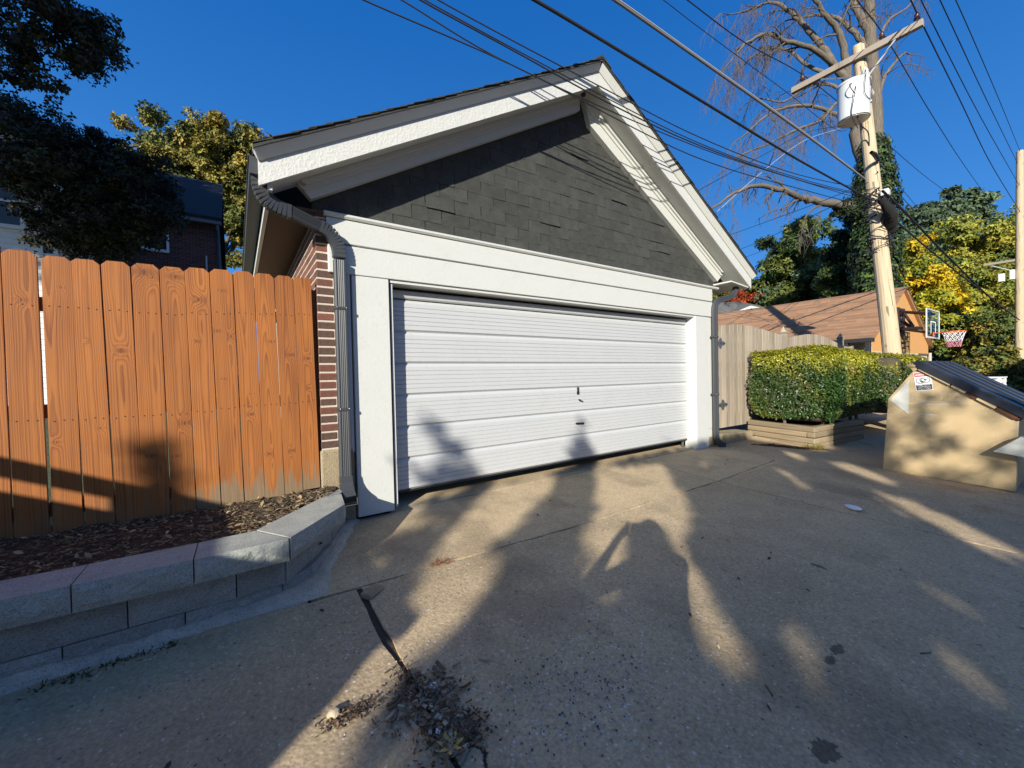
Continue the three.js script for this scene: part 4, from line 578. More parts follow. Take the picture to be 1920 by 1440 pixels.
{
  const p = thing('utility_pole', 'tan weathered wooden utility pole with a single crossarm standing behind the hedge', 'utility pole');
  const ys = []; for (let i = 0; i <= 24; i++) ys.push(-0.3 + i * (9.05 / 24));
  part('pole', disp(limb(ys.map(PL), ys.map(y => 0.162 - 0.0052 * y), 18), v => { const a = Math.atan2(v.z - PL(v.y).z, v.x - PL(v.y).x); const n = 0.008 * (fbm(a * 4, v.y * 0.8, 3, 3) - 0.5); v.x += n; v.z += n; }), M.pole, p);
  part('pole_top', merge([bx(11.0, 11.19, 8.6, 8.80, 0.28, 0.44, 0.03, 2)]), M.pole, p);
  part('crossarm', bx(10.85, 10.965, 8.36, 8.50, -0.94, 1.48, 0.01), greyTimber, p);
  part('brace', bx(10.96, 10.975, 8.05, 8.10, 0.35, 0.40, 0.003), M.steel, p);
  for (const z1 of [1.05]) part('brace', sweep([V(10.87, 8.36, z1), V(10.83, 7.72, 0.5)], [[-0.016, -0.006], [0.016, -0.006], [0.016, 0.006], [-0.016, 0.006]], V(1, 0, 0)), M.wirePale, p);
  part('brace', sweep([V(10.87, 8.33, -0.30), V(10.87, 7.95, 0.40)], [[-0.016, -0.006], [0.016, -0.006], [0.016, 0.006], [-0.016, 0.006]], V(1, 0, 0)), M.steel, p);
  for (const z of [-0.70, 0.82, 1.38]) part('insulator', new THREE.LatheGeometry([[0, 0], [0.02, 0], [0.02, 0.07], [0.055, 0.075], [0.05, 0.10], [0.03, 0.11], [0.045, 0.14], [0.035, 0.18], [0.02, 0.20], [0, 0.2]].map(q => new THREE.Vector2(...q)), 12).translate(10.907, 8.50, z), mat([0.06, 0.025, 0.02], { roughness: 0.3 }), p);
  // telephone hardware and loops of cable half way up
  const r = rng(61), tangle = []; for (let i = 0; i < 26; i++) { const y = rr(3.75, 5.2, r), c = PL(y), a0 = rr(0, 6.28, r), pts = []; const R = rr(0.165, 0.24, r); for (let k = 0; k <= 8; k++) { const a = a0 + k * rr(0.3, 0.55, r); pts.push(V(c.x + R * Math.cos(a), y + 0.05 * Math.sin(k * 1.3 + i) + k * rr(-0.02, 0.02, r), c.z + R * Math.sin(a))); } tangle.push(limb(new THREE.CatmullRomCurve3(pts).getPoints(20), Array(21).fill(rr(0.006, 0.013, r)), 5)); }
  part('cable_loops', merge(tangle), M.wire, p);
  const sp = [V(10.2, 4.82, 0.95), V(10.5, 4.52, 1.05), V(10.8, 4.32, 0.95), V(11.0, 4.16, 0.86), V(11.25, 4.02, 0.80)];
  part('splice_case', limb(new THREE.CatmullRomCurve3(sp).getPoints(24), Array.from({ length: 25 }, (_, i) => 0.055 + 0.07 * Math.sin(i / 24 * Math.PI) + 0.02 * Math.sin(i * 2.1)), 9), M.wireDull, p);
  part('splice_case', limb([V(10.22, 5.86, 0.80), V(10.35, 5.85, 0.82), V(10.7, 5.83, 0.80)], [0.035, 0.045, 0.04], 8), M.black, p);
  part('clamp', merge([bx(10.56, 10.72, 4.98, 5.12, 0.86, 1.0, 0.02), bx(10.6, 10.66, 4.6, 4.98, 0.88, 0.93, 0.01), bx(10.68, 10.72, 4.66, 4.98, 0.88, 0.93, 0.01)]), mat([0.6, 0.6, 0.58], { roughness: 0.4 }), p);
  part('marker_tag', bx(10.62, 10.70, 4.45, 4.62, 0.93, 0.945, 0.003), mat([0.55, 0.22, 0.22]), p);
}
{
  const t = thing('transformer', 'pale grey cylindrical transformer hung near the top of the wooden pole', 'transformer', [10.42, 6.78, 0.45]);
  const m = mat([0.62, 0.64, 0.63], { roughness: 0.35, map: rep(paintTint, 2) });
  part('tank', new THREE.LatheGeometry([[0, 0], [0.285, 0], [0.29, 0.02], [0.285, 0.05], [0.285, 0.76], [0.305, 0.765], [0.305, 0.80], [0.24, 0.84], [0, 0.86]].map(q => new THREE.Vector2(...q)), 32), m, t);
  part('tank_bottom', new THREE.CylinderGeometry(0.27, 0.27, 0.01, 28).translate(0, -0.006, 0), m, t);
  for (const [x, z] of [[0.12, 0.2], [-0.05, 0.22]]) part('bushing', new THREE.LatheGeometry([[0.02, 0], [0.06, 0.02], [0.05, 0.05], [0.065, 0.07], [0.05, 0.1], [0.06, 0.12], [0.045, 0.15], [0.02, 0.2], [0, 0.2]].map(q => new THREE.Vector2(...q)), 12).translate(x, 0.82, z), mat([0.6, 0.58, 0.54], { roughness: 0.3 }), t);
  part('bushing', new THREE.CylinderGeometry(0.05, 0.06, 0.2, 10).rotateZ(1.2).translate(0.24, 0.62, 0.22), mat([0.6, 0.58, 0.54], { roughness: 0.3 }), t);
  part('bracket', merge([bx(0.2, 0.45, 0.12, 0.2, -0.06, 0.06), bx(0.2, 0.45, 0.58, 0.66, -0.06, 0.06)]), M.steel, t);
  const lead = (pts, rad) => part('lead_wire', limb(new THREE.CatmullRomCurve3(pts.map(q => V(...q))).getPoints(24), Array(25).fill(rad), 5), M.wire, t);
  lead([[-0.05, 1.0, 0.22], [-0.2, 0.8, 0.27], [-0.2, 0.4, 0.25], [-0.02, 0.3, 0.3], [0.08, 0.45, 0.3], [-0.05, 0.8, 0.3]], 0.007); lead([[-0.26, 0.62, 0.12], [-0.36, 0.5, 0.14], [-0.34, 0.3, 0.1], [-0.30, 0.0, 0.05], [-0.1, -0.25, 0.1]], 0.008); lead([[-0.26, 0.7, 0.05], [-0.42, 0.6, 0.05], [-0.4, 0.45, 0.1], [-0.3, 0.42, 0.12]], 0.009); lead([[0.1, 1.0, 0.2], [0.3, 1.2, 0.5], [0.45, 1.62, 0.92]], 0.007); lead([[-0.15, 0.0, 0.1], [-0.05, -0.2, 0.15], [0.2, -0.3, 0.2], [0.35, -0.6, 0.18]], 0.012);
  part('cutout', merge([rod(V(0.40, 0.75, 0.12), V(0.36, 0.42, 0.2), 0.035, 8), rod(V(0.45, 0.66, 0.1), V(0.3, 0.7, 0.22), 0.025, 7)]), mat([0.55, 0.53, 0.5], { roughness: 0.35 }), t);
}
function wire(pts, rad, m, name, label, group) { const P = pts.map(p => V(...p)), c = new THREE.CatmullRomCurve3(P), n = 40; return solo(name, limb(c.getPoints(n), Array(n + 1).fill(rad), 6), m, label, 'overhead wire', group); }
{
  const gl = 'thin black overhead cable slanting across the front of the garage gable', gg = 'thin cables in front of the gable';
  wire([[-0.57, 4.15, 0.40], [-0.27, 4.13, 0.43], [1.04, 4.12, 0.52], [3.80, 4.02, 0.63], [7.31, 4.37, 0.70], [10.42, 4.76, 0.73]], 0.0065, M.wire, 'overhead_wire', 'lowest thin black cable crossing the front of the gable', gg);
  wire([[-0.23, 4.30, 0.42], [0.03, 4.27, 0.44], [0.85, 4.14, 0.50], [3.81, 4.16, 0.63], [7.32, 4.51, 0.70], [10.42, 4.88, 0.73]], 0.0065, M.wire, 'overhead_wire', 'thin black cable second from the bottom across the gable', gg);
  wire([[-0.06, 4.39, 0.42], [0.19, 4.35, 0.44], [1.06, 4.28, 0.50], [2.28, 4.19, 0.57], [3.82, 4.20, 0.62], [6.90, 4.47, 0.69], [10.50, 4.98, 0.73]], 0.008, M.wire, 'overhead_wire', 'thickest of the thin cables across the gable, in the middle', gg);
  wire([[-0.02, 4.40, 0.42], [0.23, 4.37, 0.44], [1.07, 4.30, 0.50], [3.82, 4.23, 0.62], [6.90, 4.50, 0.69], [10.50, 5.01, 0.73]], 0.006, M.wire, 'overhead_wire', 'faint thin cable hugging the middle cable across the gable', gg);
  wire([[0.09, 4.45, 0.43], [0.35, 4.42, 0.45], [1.11, 4.36, 0.51], [2.21, 4.33, 0.56], [3.82, 4.31, 0.62], [6.50, 4.51, 0.68], [10.35, 5.12, 0.73]], 0.0065, M.wire, 'overhead_wire', 'topmost thin black cable crossing the front of the gable', gg);
  wire([[0.83, 4.73, 0.60], [1.25, 4.74, 0.62], [3.97, 4.73, 0.69], [6.41, 4.75, 0.72], [10.34, 4.90, 0.75]], 0.018, M.wire, 'overhead_wire', 'thickest black overhead cable running from above the gable peak to the pole');
  wire([[1.77, 5.28, 0.60], [2.36, 5.29, 0.62], [4.01, 5.27, 0.67], [6.83, 5.27, 0.72], [10.00, 5.25, 0.75]], 0.017, M.wireGrey, 'overhead_wire', 'thick grey-brown twisted overhead cable right of the gable peak');
  wire([[1.77, 5.31, 0.60], [2.36, 5.325, 0.62], [4.01, 5.30, 0.67], [6.83, 5.30, 0.72], [10.00, 5.27, 0.75]], 0.007, M.wirePale, 'messenger_wire', 'pale messenger wire lying on top of the thick grey-brown cable');
  wire([[2.85, 5.86, 0.50], [3.38, 5.89, 0.51], [4.03, 5.91, 0.51], [6.64, 6.00, 0.54], [9.15, 6.11, 0.55], [10.3, 6.6, 0.45]], 0.005, M.wire, 'overhead_wire', 'very thin wire passing through the bare branches to the transformer');
  wire([[5.10, 8.00, -0.70], [5.89, 8.06, -0.70], [7.83, 8.20, -0.70], [10.87, 8.70, -0.70], [16, 9.2, -0.8], [26, 10.3, -1.2], [46, 12.5, -1.6]], 0.011, M.wire, 'overhead_wire', 'power line on the far insulator of the crossarm above the transformer');
  wire([[8.25, 8.57, 0.82], [9.31, 8.60, 0.82], [10.90, 8.70, 0.82], [16.45, 9.10, 0.58], [24.25, 9.98, 0.17], [45.97, 12.54, -0.83]], 0.010, M.wire, 'overhead_wire', 'power line on the middle insulator of the crossarm');
  wire([[9.06, 8.49, 1.45], [10.04, 8.60, 1.42], [10.90, 8.70, 1.38], [16.33, 8.94, 1.25], [22.71, 9.12, 1.11], [34.37, 9.59, 1.01]], 0.012, M.wire, 'overhead_wire', 'power line on the near end insulator of the crossarm, running to the far pole');
  const fl = 'high wire without a support in view crossing the sky to the far pole top', fg = 'wires to the far pole top';
  wire([[9.34, 8.60, 1.54], [10.61, 8.72, 1.50], [18.58, 9.47, 1.29], [34.36, 11.04, 0.98]], 0.010, M.wire, 'overhead_wire', 'leftmost high wire crossing the sky to the distant pole', fg);
  wire([[9.63, 8.64, 1.73], [11.17, 8.86, 1.68], [18.99, 10.00, 1.41], [34.32, 12.26, 0.92]], 0.010, M.wire, 'overhead_wire', 'middle high wire crossing the sky to the distant pole', fg);
  wire([[9.85, 8.68, 1.88], [11.67, 9.00, 1.83], [19.04, 10.26, 1.58], [34.46, 12.90, 1.00]], 0.009, M.wire, 'overhead_wire', 'rightmost high wire, meeting the very top of the distant pole', fg);
  wire([[10.32, 5.00, 0.96], [12.00, 4.91, 0.96], [16.75, 4.58, 0.94], [26.05, 4.02, 0.94], [34.17, 3.69, 1.02]], 0.026, M.wire, 'overhead_wire', 'thick black cable dropping right from the pole past the yellow trees');
  wire([[10.29, 4.44, 1.07], [14.99, 4.31, 1.00], [22.87, 4.16, 0.92], [33.89, 3.99, 0.82]], 0.020, M.wire, 'overhead_wire', 'lowest black cable leaving the splice case to the right');
  const ll = 'thin cable leaving the back of the pole towards the right-hand trees', lg = 'thin cables behind the pole';
  wire([[10.64, 5.78, 0.80], [16.36, 6.91, -0.01], [35.90, 10.72, -2.81]], 0.008, M.wire, 'overhead_wire', 'upper thin cable behind the pole towards the right-hand trees', lg); wire([[10.64, 5.56, 0.80], [16.34, 6.64, 0.0], [35.89, 10.27, -2.80]], 0.010, M.wire, 'overhead_wire', 'lower thin cable behind the pole towards the right-hand trees', lg);
  wire([[10.2, 6.65, 0.36], [8.65, 6.09, 0.21], [6.65, 5.03, 0.12], [4.86, 4.05, 0.04]], 0.006, M.wire, 'service_drop', 'dark service wire falling from the transformer to the garage roof edge');
  wire([[10.15, 6.6, 0.32], [8.57, 5.91, 0.15], [6.79, 4.78, 0.06], [5.27, 3.70, -0.04]], 0.005, M.wirePale, 'service_drop', 'pale service wire falling from the transformer behind the garage roof');
  const tl = 'thin cable leaving the pole to the left behind the garage roof', tg = 'cables from the pole to behind the garage';
  wire([[10.33, 5.28, 0.72], [11.17, 5.47, -0.41], [12.47, 5.82, -2.21], [13.99, 6.25, -4.32], [16, 6.9, -7.2]], 0.008, M.wire, 'service_drop', 'upper cable leaving the pole leftwards behind the garage roof', tg); wire([[10.33, 5.12, 0.72], [11.15, 5.21, -0.41], [12.49, 5.32, -2.22], [13.97, 5.56, -4.32], [16, 5.95, -7.2]], 0.008, M.wire, 'service_drop', 'middle cable leaving the pole leftwards behind the garage roof', tg); wire([[10.32, 4.78, 0.72], [11.59, 4.96, -0.55], [13.49, 5.29, -2.49], [16.16, 5.82, -5.25], [18, 6.3, -7.1]], 0.007, M.wire, 'service_drop', 'lowest cable leaving the pole leftwards behind the garage roof', tg);
}
{
  const p = thing('distant_pole', 'distant grey utility pole at the right edge, seen against the yellow trees', 'utility pole', [34.45, -0.4, 1.0]);
  part('pole', rod(V(0, 0, 0), V(0, 13.3, 0), 0.2, 10, 0.14), M.pole, p);
  part('crossarm', bx(-0.06, 0.06, 7.35, 7.48, -1.3, 1.3, 0.01), greyTimber, p); part('brace', rod(V(-0.05, 7.3, -1.0), V(0, 6.7, 0), 0.03, 6), M.wirePale, p);
  part('fuse_box', merge([bx(-0.3, 0.05, 6.3, 6.75, -0.75, -0.5, 0.04), bx(-0.25, 0.05, 6.35, 6.9, -0.35, -0.15, 0.04)]), mat([0.6, 0.6, 0.6]), p);
}

// ---------------------------------------------------------------- trees
const leafBig = (() => { const g = []; const r = rng(3); for (let i = 0; i < 3; i++) g.push(leafGeo(1, 0.3, 0.3).applyQuaternion(new THREE.Quaternion().setFromEuler(new THREE.Euler(rr(-0.5, 0.5, r), i * 2.1 + rr(-0.4, 0.4, r), rr(-0.4, 0.4, r))))); return mergeGeometries(g); })();
function crownList(lobes, n, size, cols, r, o = {}) {
  const out = [], vol = lobes.map(l => l[3] * l[4] * l[3]), tot = vol.reduce((a, b) => a + b, 0);
  lobes.forEach((l, li) => {
    const clumps = []; const nc = Math.max(7, Math.round((o.clumps ?? 26) * Math.min(1.5, Math.sqrt(vol[li] / (tot / lobes.length)))));
    for (let i = 0; i < nc; i++) { const d = V(rr(-1, 1, r), rr(-1, 1, r), rr(-1, 1, r)).normalize().multiplyScalar(Math.pow(r(), 0.42)); clumps.push([V(l[0] + d.x * l[3], l[1] + d.y * l[4], l[2] + d.z * l[3]), rr(0.16, 0.36, r) * (o.spread ?? 1) * Math.min(l[3], l[4] * 1.6), cols[Math.floor(r() * cols.length)], rr(0.75, 1.25, r)]); }
    const m = Math.round(n * vol[li] / tot);
    for (let i = 0; i < m; i++) {
      const c = clumps[Math.floor(r() * clumps.length)], d = V(rr(-1, 1, r), rr(-1, 1, r), rr(-1, 1, r)).normalize(), k = c[1] * Math.pow(r(), 0.5), p = c[0].clone().add(V(d.x * k * 1.25, d.y * k * 0.8, d.z * k * 1.25));
      if (o.keep && !o.keep(p)) continue;
      const nn = d.clone().multiplyScalar(0.7).add(V(rr(-1, 1, r), rr(-0.2, 1.2, r), rr(-1, 1, r))).normalize();
      const q = new THREE.Quaternion().setFromUnitVectors(V(0, 1, 0), nn).multiply(new THREE.Quaternion().setFromAxisAngle(V(0, 1, 0), r() * 6.28)), b = c[3] * rr(0.7, 1.3, r), mixc = r() < 0.85 ? c[2] : cols[Math.floor(r() * cols.length)];
      out.push([p, q, size * rr(0.6, 1.35, r), mixc.map(v => v * b)]);
    }
  });
  return out;
}
function tree(name, label, base, lobes, n, size, cols, seed, o = {}) {
  const t = thing(name, label, o.category ?? 'tree', [0, 0, 0], 0, o.group), r = rng(seed), list = [];
  const top = lobes.reduce((a, l) => a[1] > l[1] ? a : l), mid = V(base[0], 0, base[2]).lerp(V(top[0], 0, top[2]), 0.5), th = o.trunk ?? 0.2;
  const yb = Math.min(...lobes.map(l => l[1] - l[4] * 0.3)), fork = V(mid.x, Math.max(base[1] + 0.4, mix(base[1], yb, 0.85)), mid.z);
  part('trunk', limb([V(...base), V(base[0], base[1], base[2]).lerp(fork, 0.5).add(V(rr(-0.1, 0.1, r), 0, rr(-0.1, 0.1, r))), fork, V(fork.x, mix(fork.y, top[1], 0.5), fork.z)], [th * 1.25, th, th * 0.85, th * 0.3], 9), M.bark, t);
  for (const l of o.bare ? [] : lobes) { const e = V(l[0], l[1], l[2]), m = fork.clone().lerp(e, 0.5).add(V(rr(-0.2, 0.2, r), 0.2, rr(-0.2, 0.2, r))); list.push(limb([fork, m, e], [th * 0.5, th * 0.32, th * 0.12], 6)); for (let k = 0; k < 4; k++) list.push(rod(m.clone().lerp(e, r()), V(l[0] + rr(-1, 1, r) * l[3] * 0.8, l[1] + rr(-0.7, 1, r) * l[4] * 0.8, l[2] + rr(-1, 1, r) * l[3] * 0.8), th * 0.16, 5, th * 0.04)); }
  if (list.length) part('limbs', merge(list), M.bark, t);
  instances('crown', leafBig, o.m ?? M.leaf, crownList(lobes, n, size, cols, r, o), t, true);
  return t;
}
const green = [[0.085, 0.125, 0.024], [0.11, 0.15, 0.03], [0.06, 0.095, 0.022], [0.15, 0.175, 0.034]], lime = [[0.25, 0.255, 0.03], [0.17, 0.205, 0.032], [0.36, 0.31, 0.035], [0.11, 0.15, 0.028], [0.3, 0.3, 0.045]], yellow = [[0.55, 0.40, 0.015], [0.44, 0.35, 0.018], [0.26, 0.27, 0.022], [0.14, 0.18, 0.022], [0.6, 0.40, 0.014]], olive = [[0.20, 0.18, 0.034], [0.26, 0.22, 0.036], [0.14, 0.155, 0.032], [0.32, 0.24, 0.04], [0.10, 0.12, 0.028]], deep = [[0.022, 0.040, 0.012], [0.03, 0.052, 0.014], [0.018, 0.032, 0.011]], blueg = [[0.10, 0.15, 0.075], [0.13, 0.18, 0.085], [0.075, 0.11, 0.055]], ochre = [[0.42, 0.29, 0.045], [0.5, 0.33, 0.045], [0.28, 0.23, 0.045]];
tree('green_tree', 'rounded mid-green tree behind the ridge of the orange garage, left of the pole', [36.6, -0.3, -9.6], [[36.0, 10.3, -10.0, 2.9, 2.9], [38.0, 8.5, -8.6, 2.9, 2.4], [35.7, 8.0, -11.4, 2.2, 2.2], [36.5, 6.2, -9.8, 3.2, 2.4]], 22000, 0.23, [...green, blueg[0]], 11, { clumps: 34 });
tree('dark_ivy_tree', 'dark green ivy-laden tree right behind the wooden pole', [30.6, 0, -5.1], [[30.6, 9.0, -5.2, 1.5, 1.7], [30.6, 6.8, -5.1, 1.6, 2.0], [31.2, 4.6, -5.0, 1.6, 1.6]], 11000, 0.19, [...deep, green[0], green[2], lime[1]], 12, { clumps: 34 });
tree('yellow_tree', 'bright yellow-leaved tree behind the peak of the orange garage', [35.8, -0.3, -4.4], [[33.7, 7.0, -5.4, 2.2, 1.6], [35.8, 8.1, -4.0, 2.2, 2.0], [38.3, 6.2, -3.5, 2.3, 2.4], [36.3, 5.0, -4.2, 2.6, 1.8]], 16000, 0.22, yellow, 13, { clumps: 36 });
tree('blue_green_tree', 'tall blue-green tree rising highest behind the yellow tree', [53.6, -0.3, -5.5], [[51.3, 13.5, -6.9, 2.9, 2.9], [54.3, 15.2, -4.9, 2.7, 2.6], [56.8, 16.0, -3.2, 1.9, 2.2], [52.9, 11.2, -5.8, 4.4, 2.9], [54, 8, -5, 4, 3]], 20000, 0.34, blueg, 14, { clumps: 34 });
tree('lime_tree', 'large lime-green tree on the right, right of the basketball hoop', [42.5, -0.35, -1.2], [[43.6, 9.6, -1.2, 3.1, 3.1], [41.6, 7.6, -2.5, 2.5, 3.0], [43.5, 5.9, 0.0, 2.8, 3.2], [39.8, 4.6, -2.4, 1.8, 2.6], [43.0, 3.6, -1.2, 3.0, 2.4]], 34000, 0.23, lime, 15, { clumps: 40 });
tree('golden_tree', 'golden tree behind the distant pole at the right edge', [62.8, -0.3, -1.5], [[62.8, 14.4, -1.5, 2.7, 2.4], [62, 11, -2, 3.2, 3], [65, 13.2, 0.5, 3.2, 2.6]], 11000, 0.36, ochre, 16);
tree('olive_shrub', 'dense olive-green shrubbery behind the dumpster, below the hoop', [39.7, -0.4, -0.6], [[39.4, 2.6, -1.3, 2.6, 2.4], [40.2, 1.5, 0.3, 2.8, 2.4], [37.0, 1.1, -0.4, 2.0, 1.6], [34.0, 0.8, 0.4, 1.8, 1.2], [41, 3.6, 1.2, 2.4, 2.2], [30.8, 0.6, 0.3, 1.6, 0.9]], 30000, 0.20, [...olive, ...deep, green[1], lime[3], deep[0]], 17, { category: 'shrub', trunk: 0.08, clumps: 36 });
tree('red_shrub', 'small red-orange leaved tree top above the distant grey roof', [34.0, 0.2, -13.7], [[34.0, 7.5, -13.7, 1.6, 0.75], [33.2, 6.6, -13.9, 1.2, 0.8]], 1800, 0.26, [[0.42, 0.07, 0.012], [0.35, 0.10, 0.02], [0.30, 0.045, 0.012]], 18, { trunk: 0.12 });
tree('small_green_tree', 'green treetop between the garage eave and the red-orange tree', [33, 0.2, -15.2], [[32.7, 7.6, -14.9, 1.5, 1.3], [36.5, 7.9, -13.4, 1.6, 0.9]], 2400, 0.28, lime, 19, { trunk: 0.12 });
tree('autumn_tree', 'tall olive and yellow tree behind the brick house, left of the garage', [-0.6, 1.2, -33], [[-5.7, 18.3, -36.2, 2.3, 2.5], [-3.7, 18.8, -34.8, 2.6, 2.3], [-1.1, 17.7, -33.0, 3.2, 3.0], [-2.2, 14.6, -33.7, 3.2, 2.3], [-0.7, 12.0, -32.6, 2.4, 3.2], [0.5, 16.9, -31.9, 1.8, 2.7], [-4.4, 16.2, -35.3, 2.8, 2.4], [1.0, 14, -31.5, 2, 2.5]], 26000, 0.25, olive, 20, { trunk: 0.35, clumps: 24 });
{
  // bare tree with ivy up its trunk
  const t = thing('bare_tree', 'tall leafless tree with drooping twigs and ivy-wrapped trunk behind the pole', 'tree'), r = rng(70), list = [], twigs = [];
  const line = (P, r0, r1) => { const c = new THREE.CatmullRomCurve3(P.map(p => V(...p))), n = P.length * 4, pts = c.getPoints(n); pts.forEach((p, i) => { if (i && i < n) p.add(V(rr(-1, 1, r), rr(-1, 1, r), rr(-1, 1, r)).multiplyScalar(r0 * 0.22)); }); list.push(limb(pts, pts.map((_, i) => mix(r0, r1, i / n)), 8)); return pts; };
  const grow = (p, dir, len, rad, lv) => {                       // twig by twig, drooping
    const pts = [p.clone()], d = dir.clone(), n = 5; let q = p.clone(); for (let i = 0; i < n; i++) { d.add(V(rr(-0.35, 0.35, r), rr(-0.3, 0.22, r) - 0.10 * lv, rr(-0.35, 0.35, r))).normalize(); q = q.clone().addScaledVector(d, len / n); pts.push(q); }
    twigs.push(limb(pts, pts.map((_, i) => Math.max(0.006, rad * (1 - 0.8 * i / n))), lv > 1 ? 3 : 5));
    if (lv < 3) { const m = 5; for (let k = 0; k < m; k++) { const i = 1 + Math.floor(r() * n), nd = d.clone().add(V(rr(-1, 1, r), rr(-0.9, 0.6, r), rr(-1, 1, r)).multiplyScalar(1.0)).normalize(); grow(pts[i], nd, len * rr(0.45, 0.75, r), rad * 0.45, lv + 1); } }
  };
  const limbs = (P, r0, r1, n, len = 2.0) => { const pts = line(P, r0, r1); for (let k = 0; k < n; k++) { const u = rr(0.25, 1, r), i = Math.min(pts.length - 2, Math.floor(u * (pts.length - 1))), d = pts[i + 1].clone().sub(pts[i]).normalize().add(V(rr(-0.9, 0.5, r), rr(-0.7, 0.7, r), rr(-0.8, 0.8, r))).normalize(); grow(pts[i], d, len * rr(0.6, 1.1, r), mix(r0, r1, u) * 0.45, 1); } grow(pts[pts.length - 1], pts[pts.length - 1].clone().sub(pts[pts.length - 3]).normalize(), len, r1, 1); };
  part('trunk', limb([[27.85, -0.3, -3.2], [27.90, 2.70, -3.23], [28.02, 6.76, -3.25], [28.03, 9.08, -3.29], [28.01, 12.57, -3.38], [27.99, 16.06, -3.47], [27.89, 18.97, -3.61], [27.90, 21.29, -3.65], [27.91, 26, -3.71]].map(p => V(...p)), [0.46, 0.42, 0.38, 0.36, 0.34, 0.31, 0.27, 0.22, 0.12], 14), M.bark, t);
  line([[27.9, 9.6, -3.4], [27.51, 11.71, -3.70], [27.12, 14.05, -4.02], [27.02, 15.50, -4.13], [26.82, 16.96, -4.29]], 0.32, 0.24);
  limbs([[26.82, 16.96, -4.29], [26.36, 18.02, -4.81], [26.04, 19.12, -5.24], [25.52, 20.30, -5.80], [24.98, 21.34, -6.37], [24.30, 21.95, -7.03], [23.33, 21.66, -7.87]], 0.22, 0.05, 12);
  limbs([[26.82, 17.11, -4.30], [26.26, 18.90, -4.36], [25.22, 19.95, -4.73], [24.31, 20.81, -5.00], [23.42, 21.92, -5.27]], 0.19, 0.05, 8);
  limbs([[27.78, 18.68, -3.68], [27.78, 19.99, -4.32], [27.81, 21.09, -4.92], [27.81, 21.85, -5.55], [27.38, 22.25, -6.46]], 0.16, 0.05, 6);
  limbs([[27.85, 19.55, -3.65], [27.55, 21.05, -4.13], [27.47, 22.28, -4.46], [27.28, 23.97, -4.87]], 0.2, 0.08, 4);
  limbs([[26.13, 17.91, -4.79], [24.71, 18.43, -5.28], [23.09, 18.56, -5.91], [21.96, 18.53, -6.19], [20.61, 17.82, -6.61], [19.50, 16.58, -6.85]], 0.15, 0.04, 12, 2.2);
  limbs([[25.99, 17.28, -4.87], [25.64, 18.34, -5.86], [25.61, 19.58, -6.63], [25.40, 20.24, -7.52], [24.98, 20.10, -8.52]], 0.11, 0.04, 7);
  limbs([[27.11, 14.49, -4.04], [25.91, 14.90, -4.50], [24.62, 15.16, -5.03], [23.10, 14.99, -5.69], [21.84, 14.41, -6.18], [20.59, 13.30, -6.64]], 0.13, 0.04, 11, 2.2);
  limbs([[27.01, 15.07, -4.12], [26.83, 17.04, -4.89], [26.33, 17.42, -5.85], [25.62, 16.88, -6.93], [25.14, 17.40, -7.87]], 0.11, 0.04, 7);
  limbs([[27.46, 9.83, -3.70], [25.76, 9.97, -4.25], [23.77, 10.05, -5.01], [22.51, 10.13, -5.26], [20.85, 10.34, -5.79], [19.45, 10.08, -6.13], [17.55, 8.94, -6.80]], 0.24, 0.05, 9, 2.0);
  limbs([[28.17, 15.47, -3.34], [28.57, 16.77, -3.34], [29.25, 17.79, -3.14], [30.09, 18.67, -2.83], [30.57, 19.03, -2.76]], 0.12, 0.04, 3, 1.4);
  limbs([[28.07, 18.67, -3.48], [29.25, 20.45, -3.20], [30.69, 21.53, -2.73], [31.78, 22.63, -2.50]], 0.09, 0.03, 5, 1.6);
  limbs([[27.25, 15.35, -3.96], [25.92, 15.55, -4.39], [24.59, 14.32, -4.79], [23.18, 13.69, -5.25], [21.35, 12.68, -5.98], [19.81, 11.95, -6.54]], 0.10, 0.03, 11, 2.2);
  part('branches', merge(list), M.bark, t); part('twigs', merge(twigs), M.twig, t);
  const iv = []; for (let i = 0; i < 9000; i++) { const y = 4.5 + 8.9 * Math.pow(r(), 0.9), a = r() * 6.28, R = (0.5 + 0.55 * Math.pow(r(), 2) + 0.35 * sst(9.5, 7, y) * r()) * (1 - 0.35 * sst(10.5, 13.4, y)), s = r() < 0.4 && y > 9 ? -0.6 : 0; const p = V(27.98 + s * (y > 9 ? (y - 9) / 5 : 0) * 1.1 - (y > 7 ? 0.15 : 0) + R * Math.cos(a), y, -3.3 - 0.1 + R * Math.sin(a)); iv.push([p, new THREE.Quaternion().setFromUnitVectors(V(0, 1, 0), V(Math.cos(a) + rr(-0.5, 0.5, r), rr(-0.3, 0.7, r), Math.sin(a) + rr(-0.5, 0.5, r)).normalize()), rr(0.12, 0.26, r), (r() < 0.75 ? deep : green)[Math.floor(r() * 3)].map(v => v * rr(0.7, 1.4, r))]); }
  for (let i = 0; i < 900; i++) { const x = mix(27.6, 25.5, Math.pow(r(), 1.6)); iv.push([V(x, 9.85 + rr(-0.45, 0.35, r), mix(-3.6, -4.4, (27.6 - x) / 2.1) + rr(-0.4, 0.4, r)), randQ(r), rr(0.12, 0.24, r), deep[Math.floor(r() * 3)]]); }
  instances('ivy', leafBig, M.leaf, iv, t, true);
}

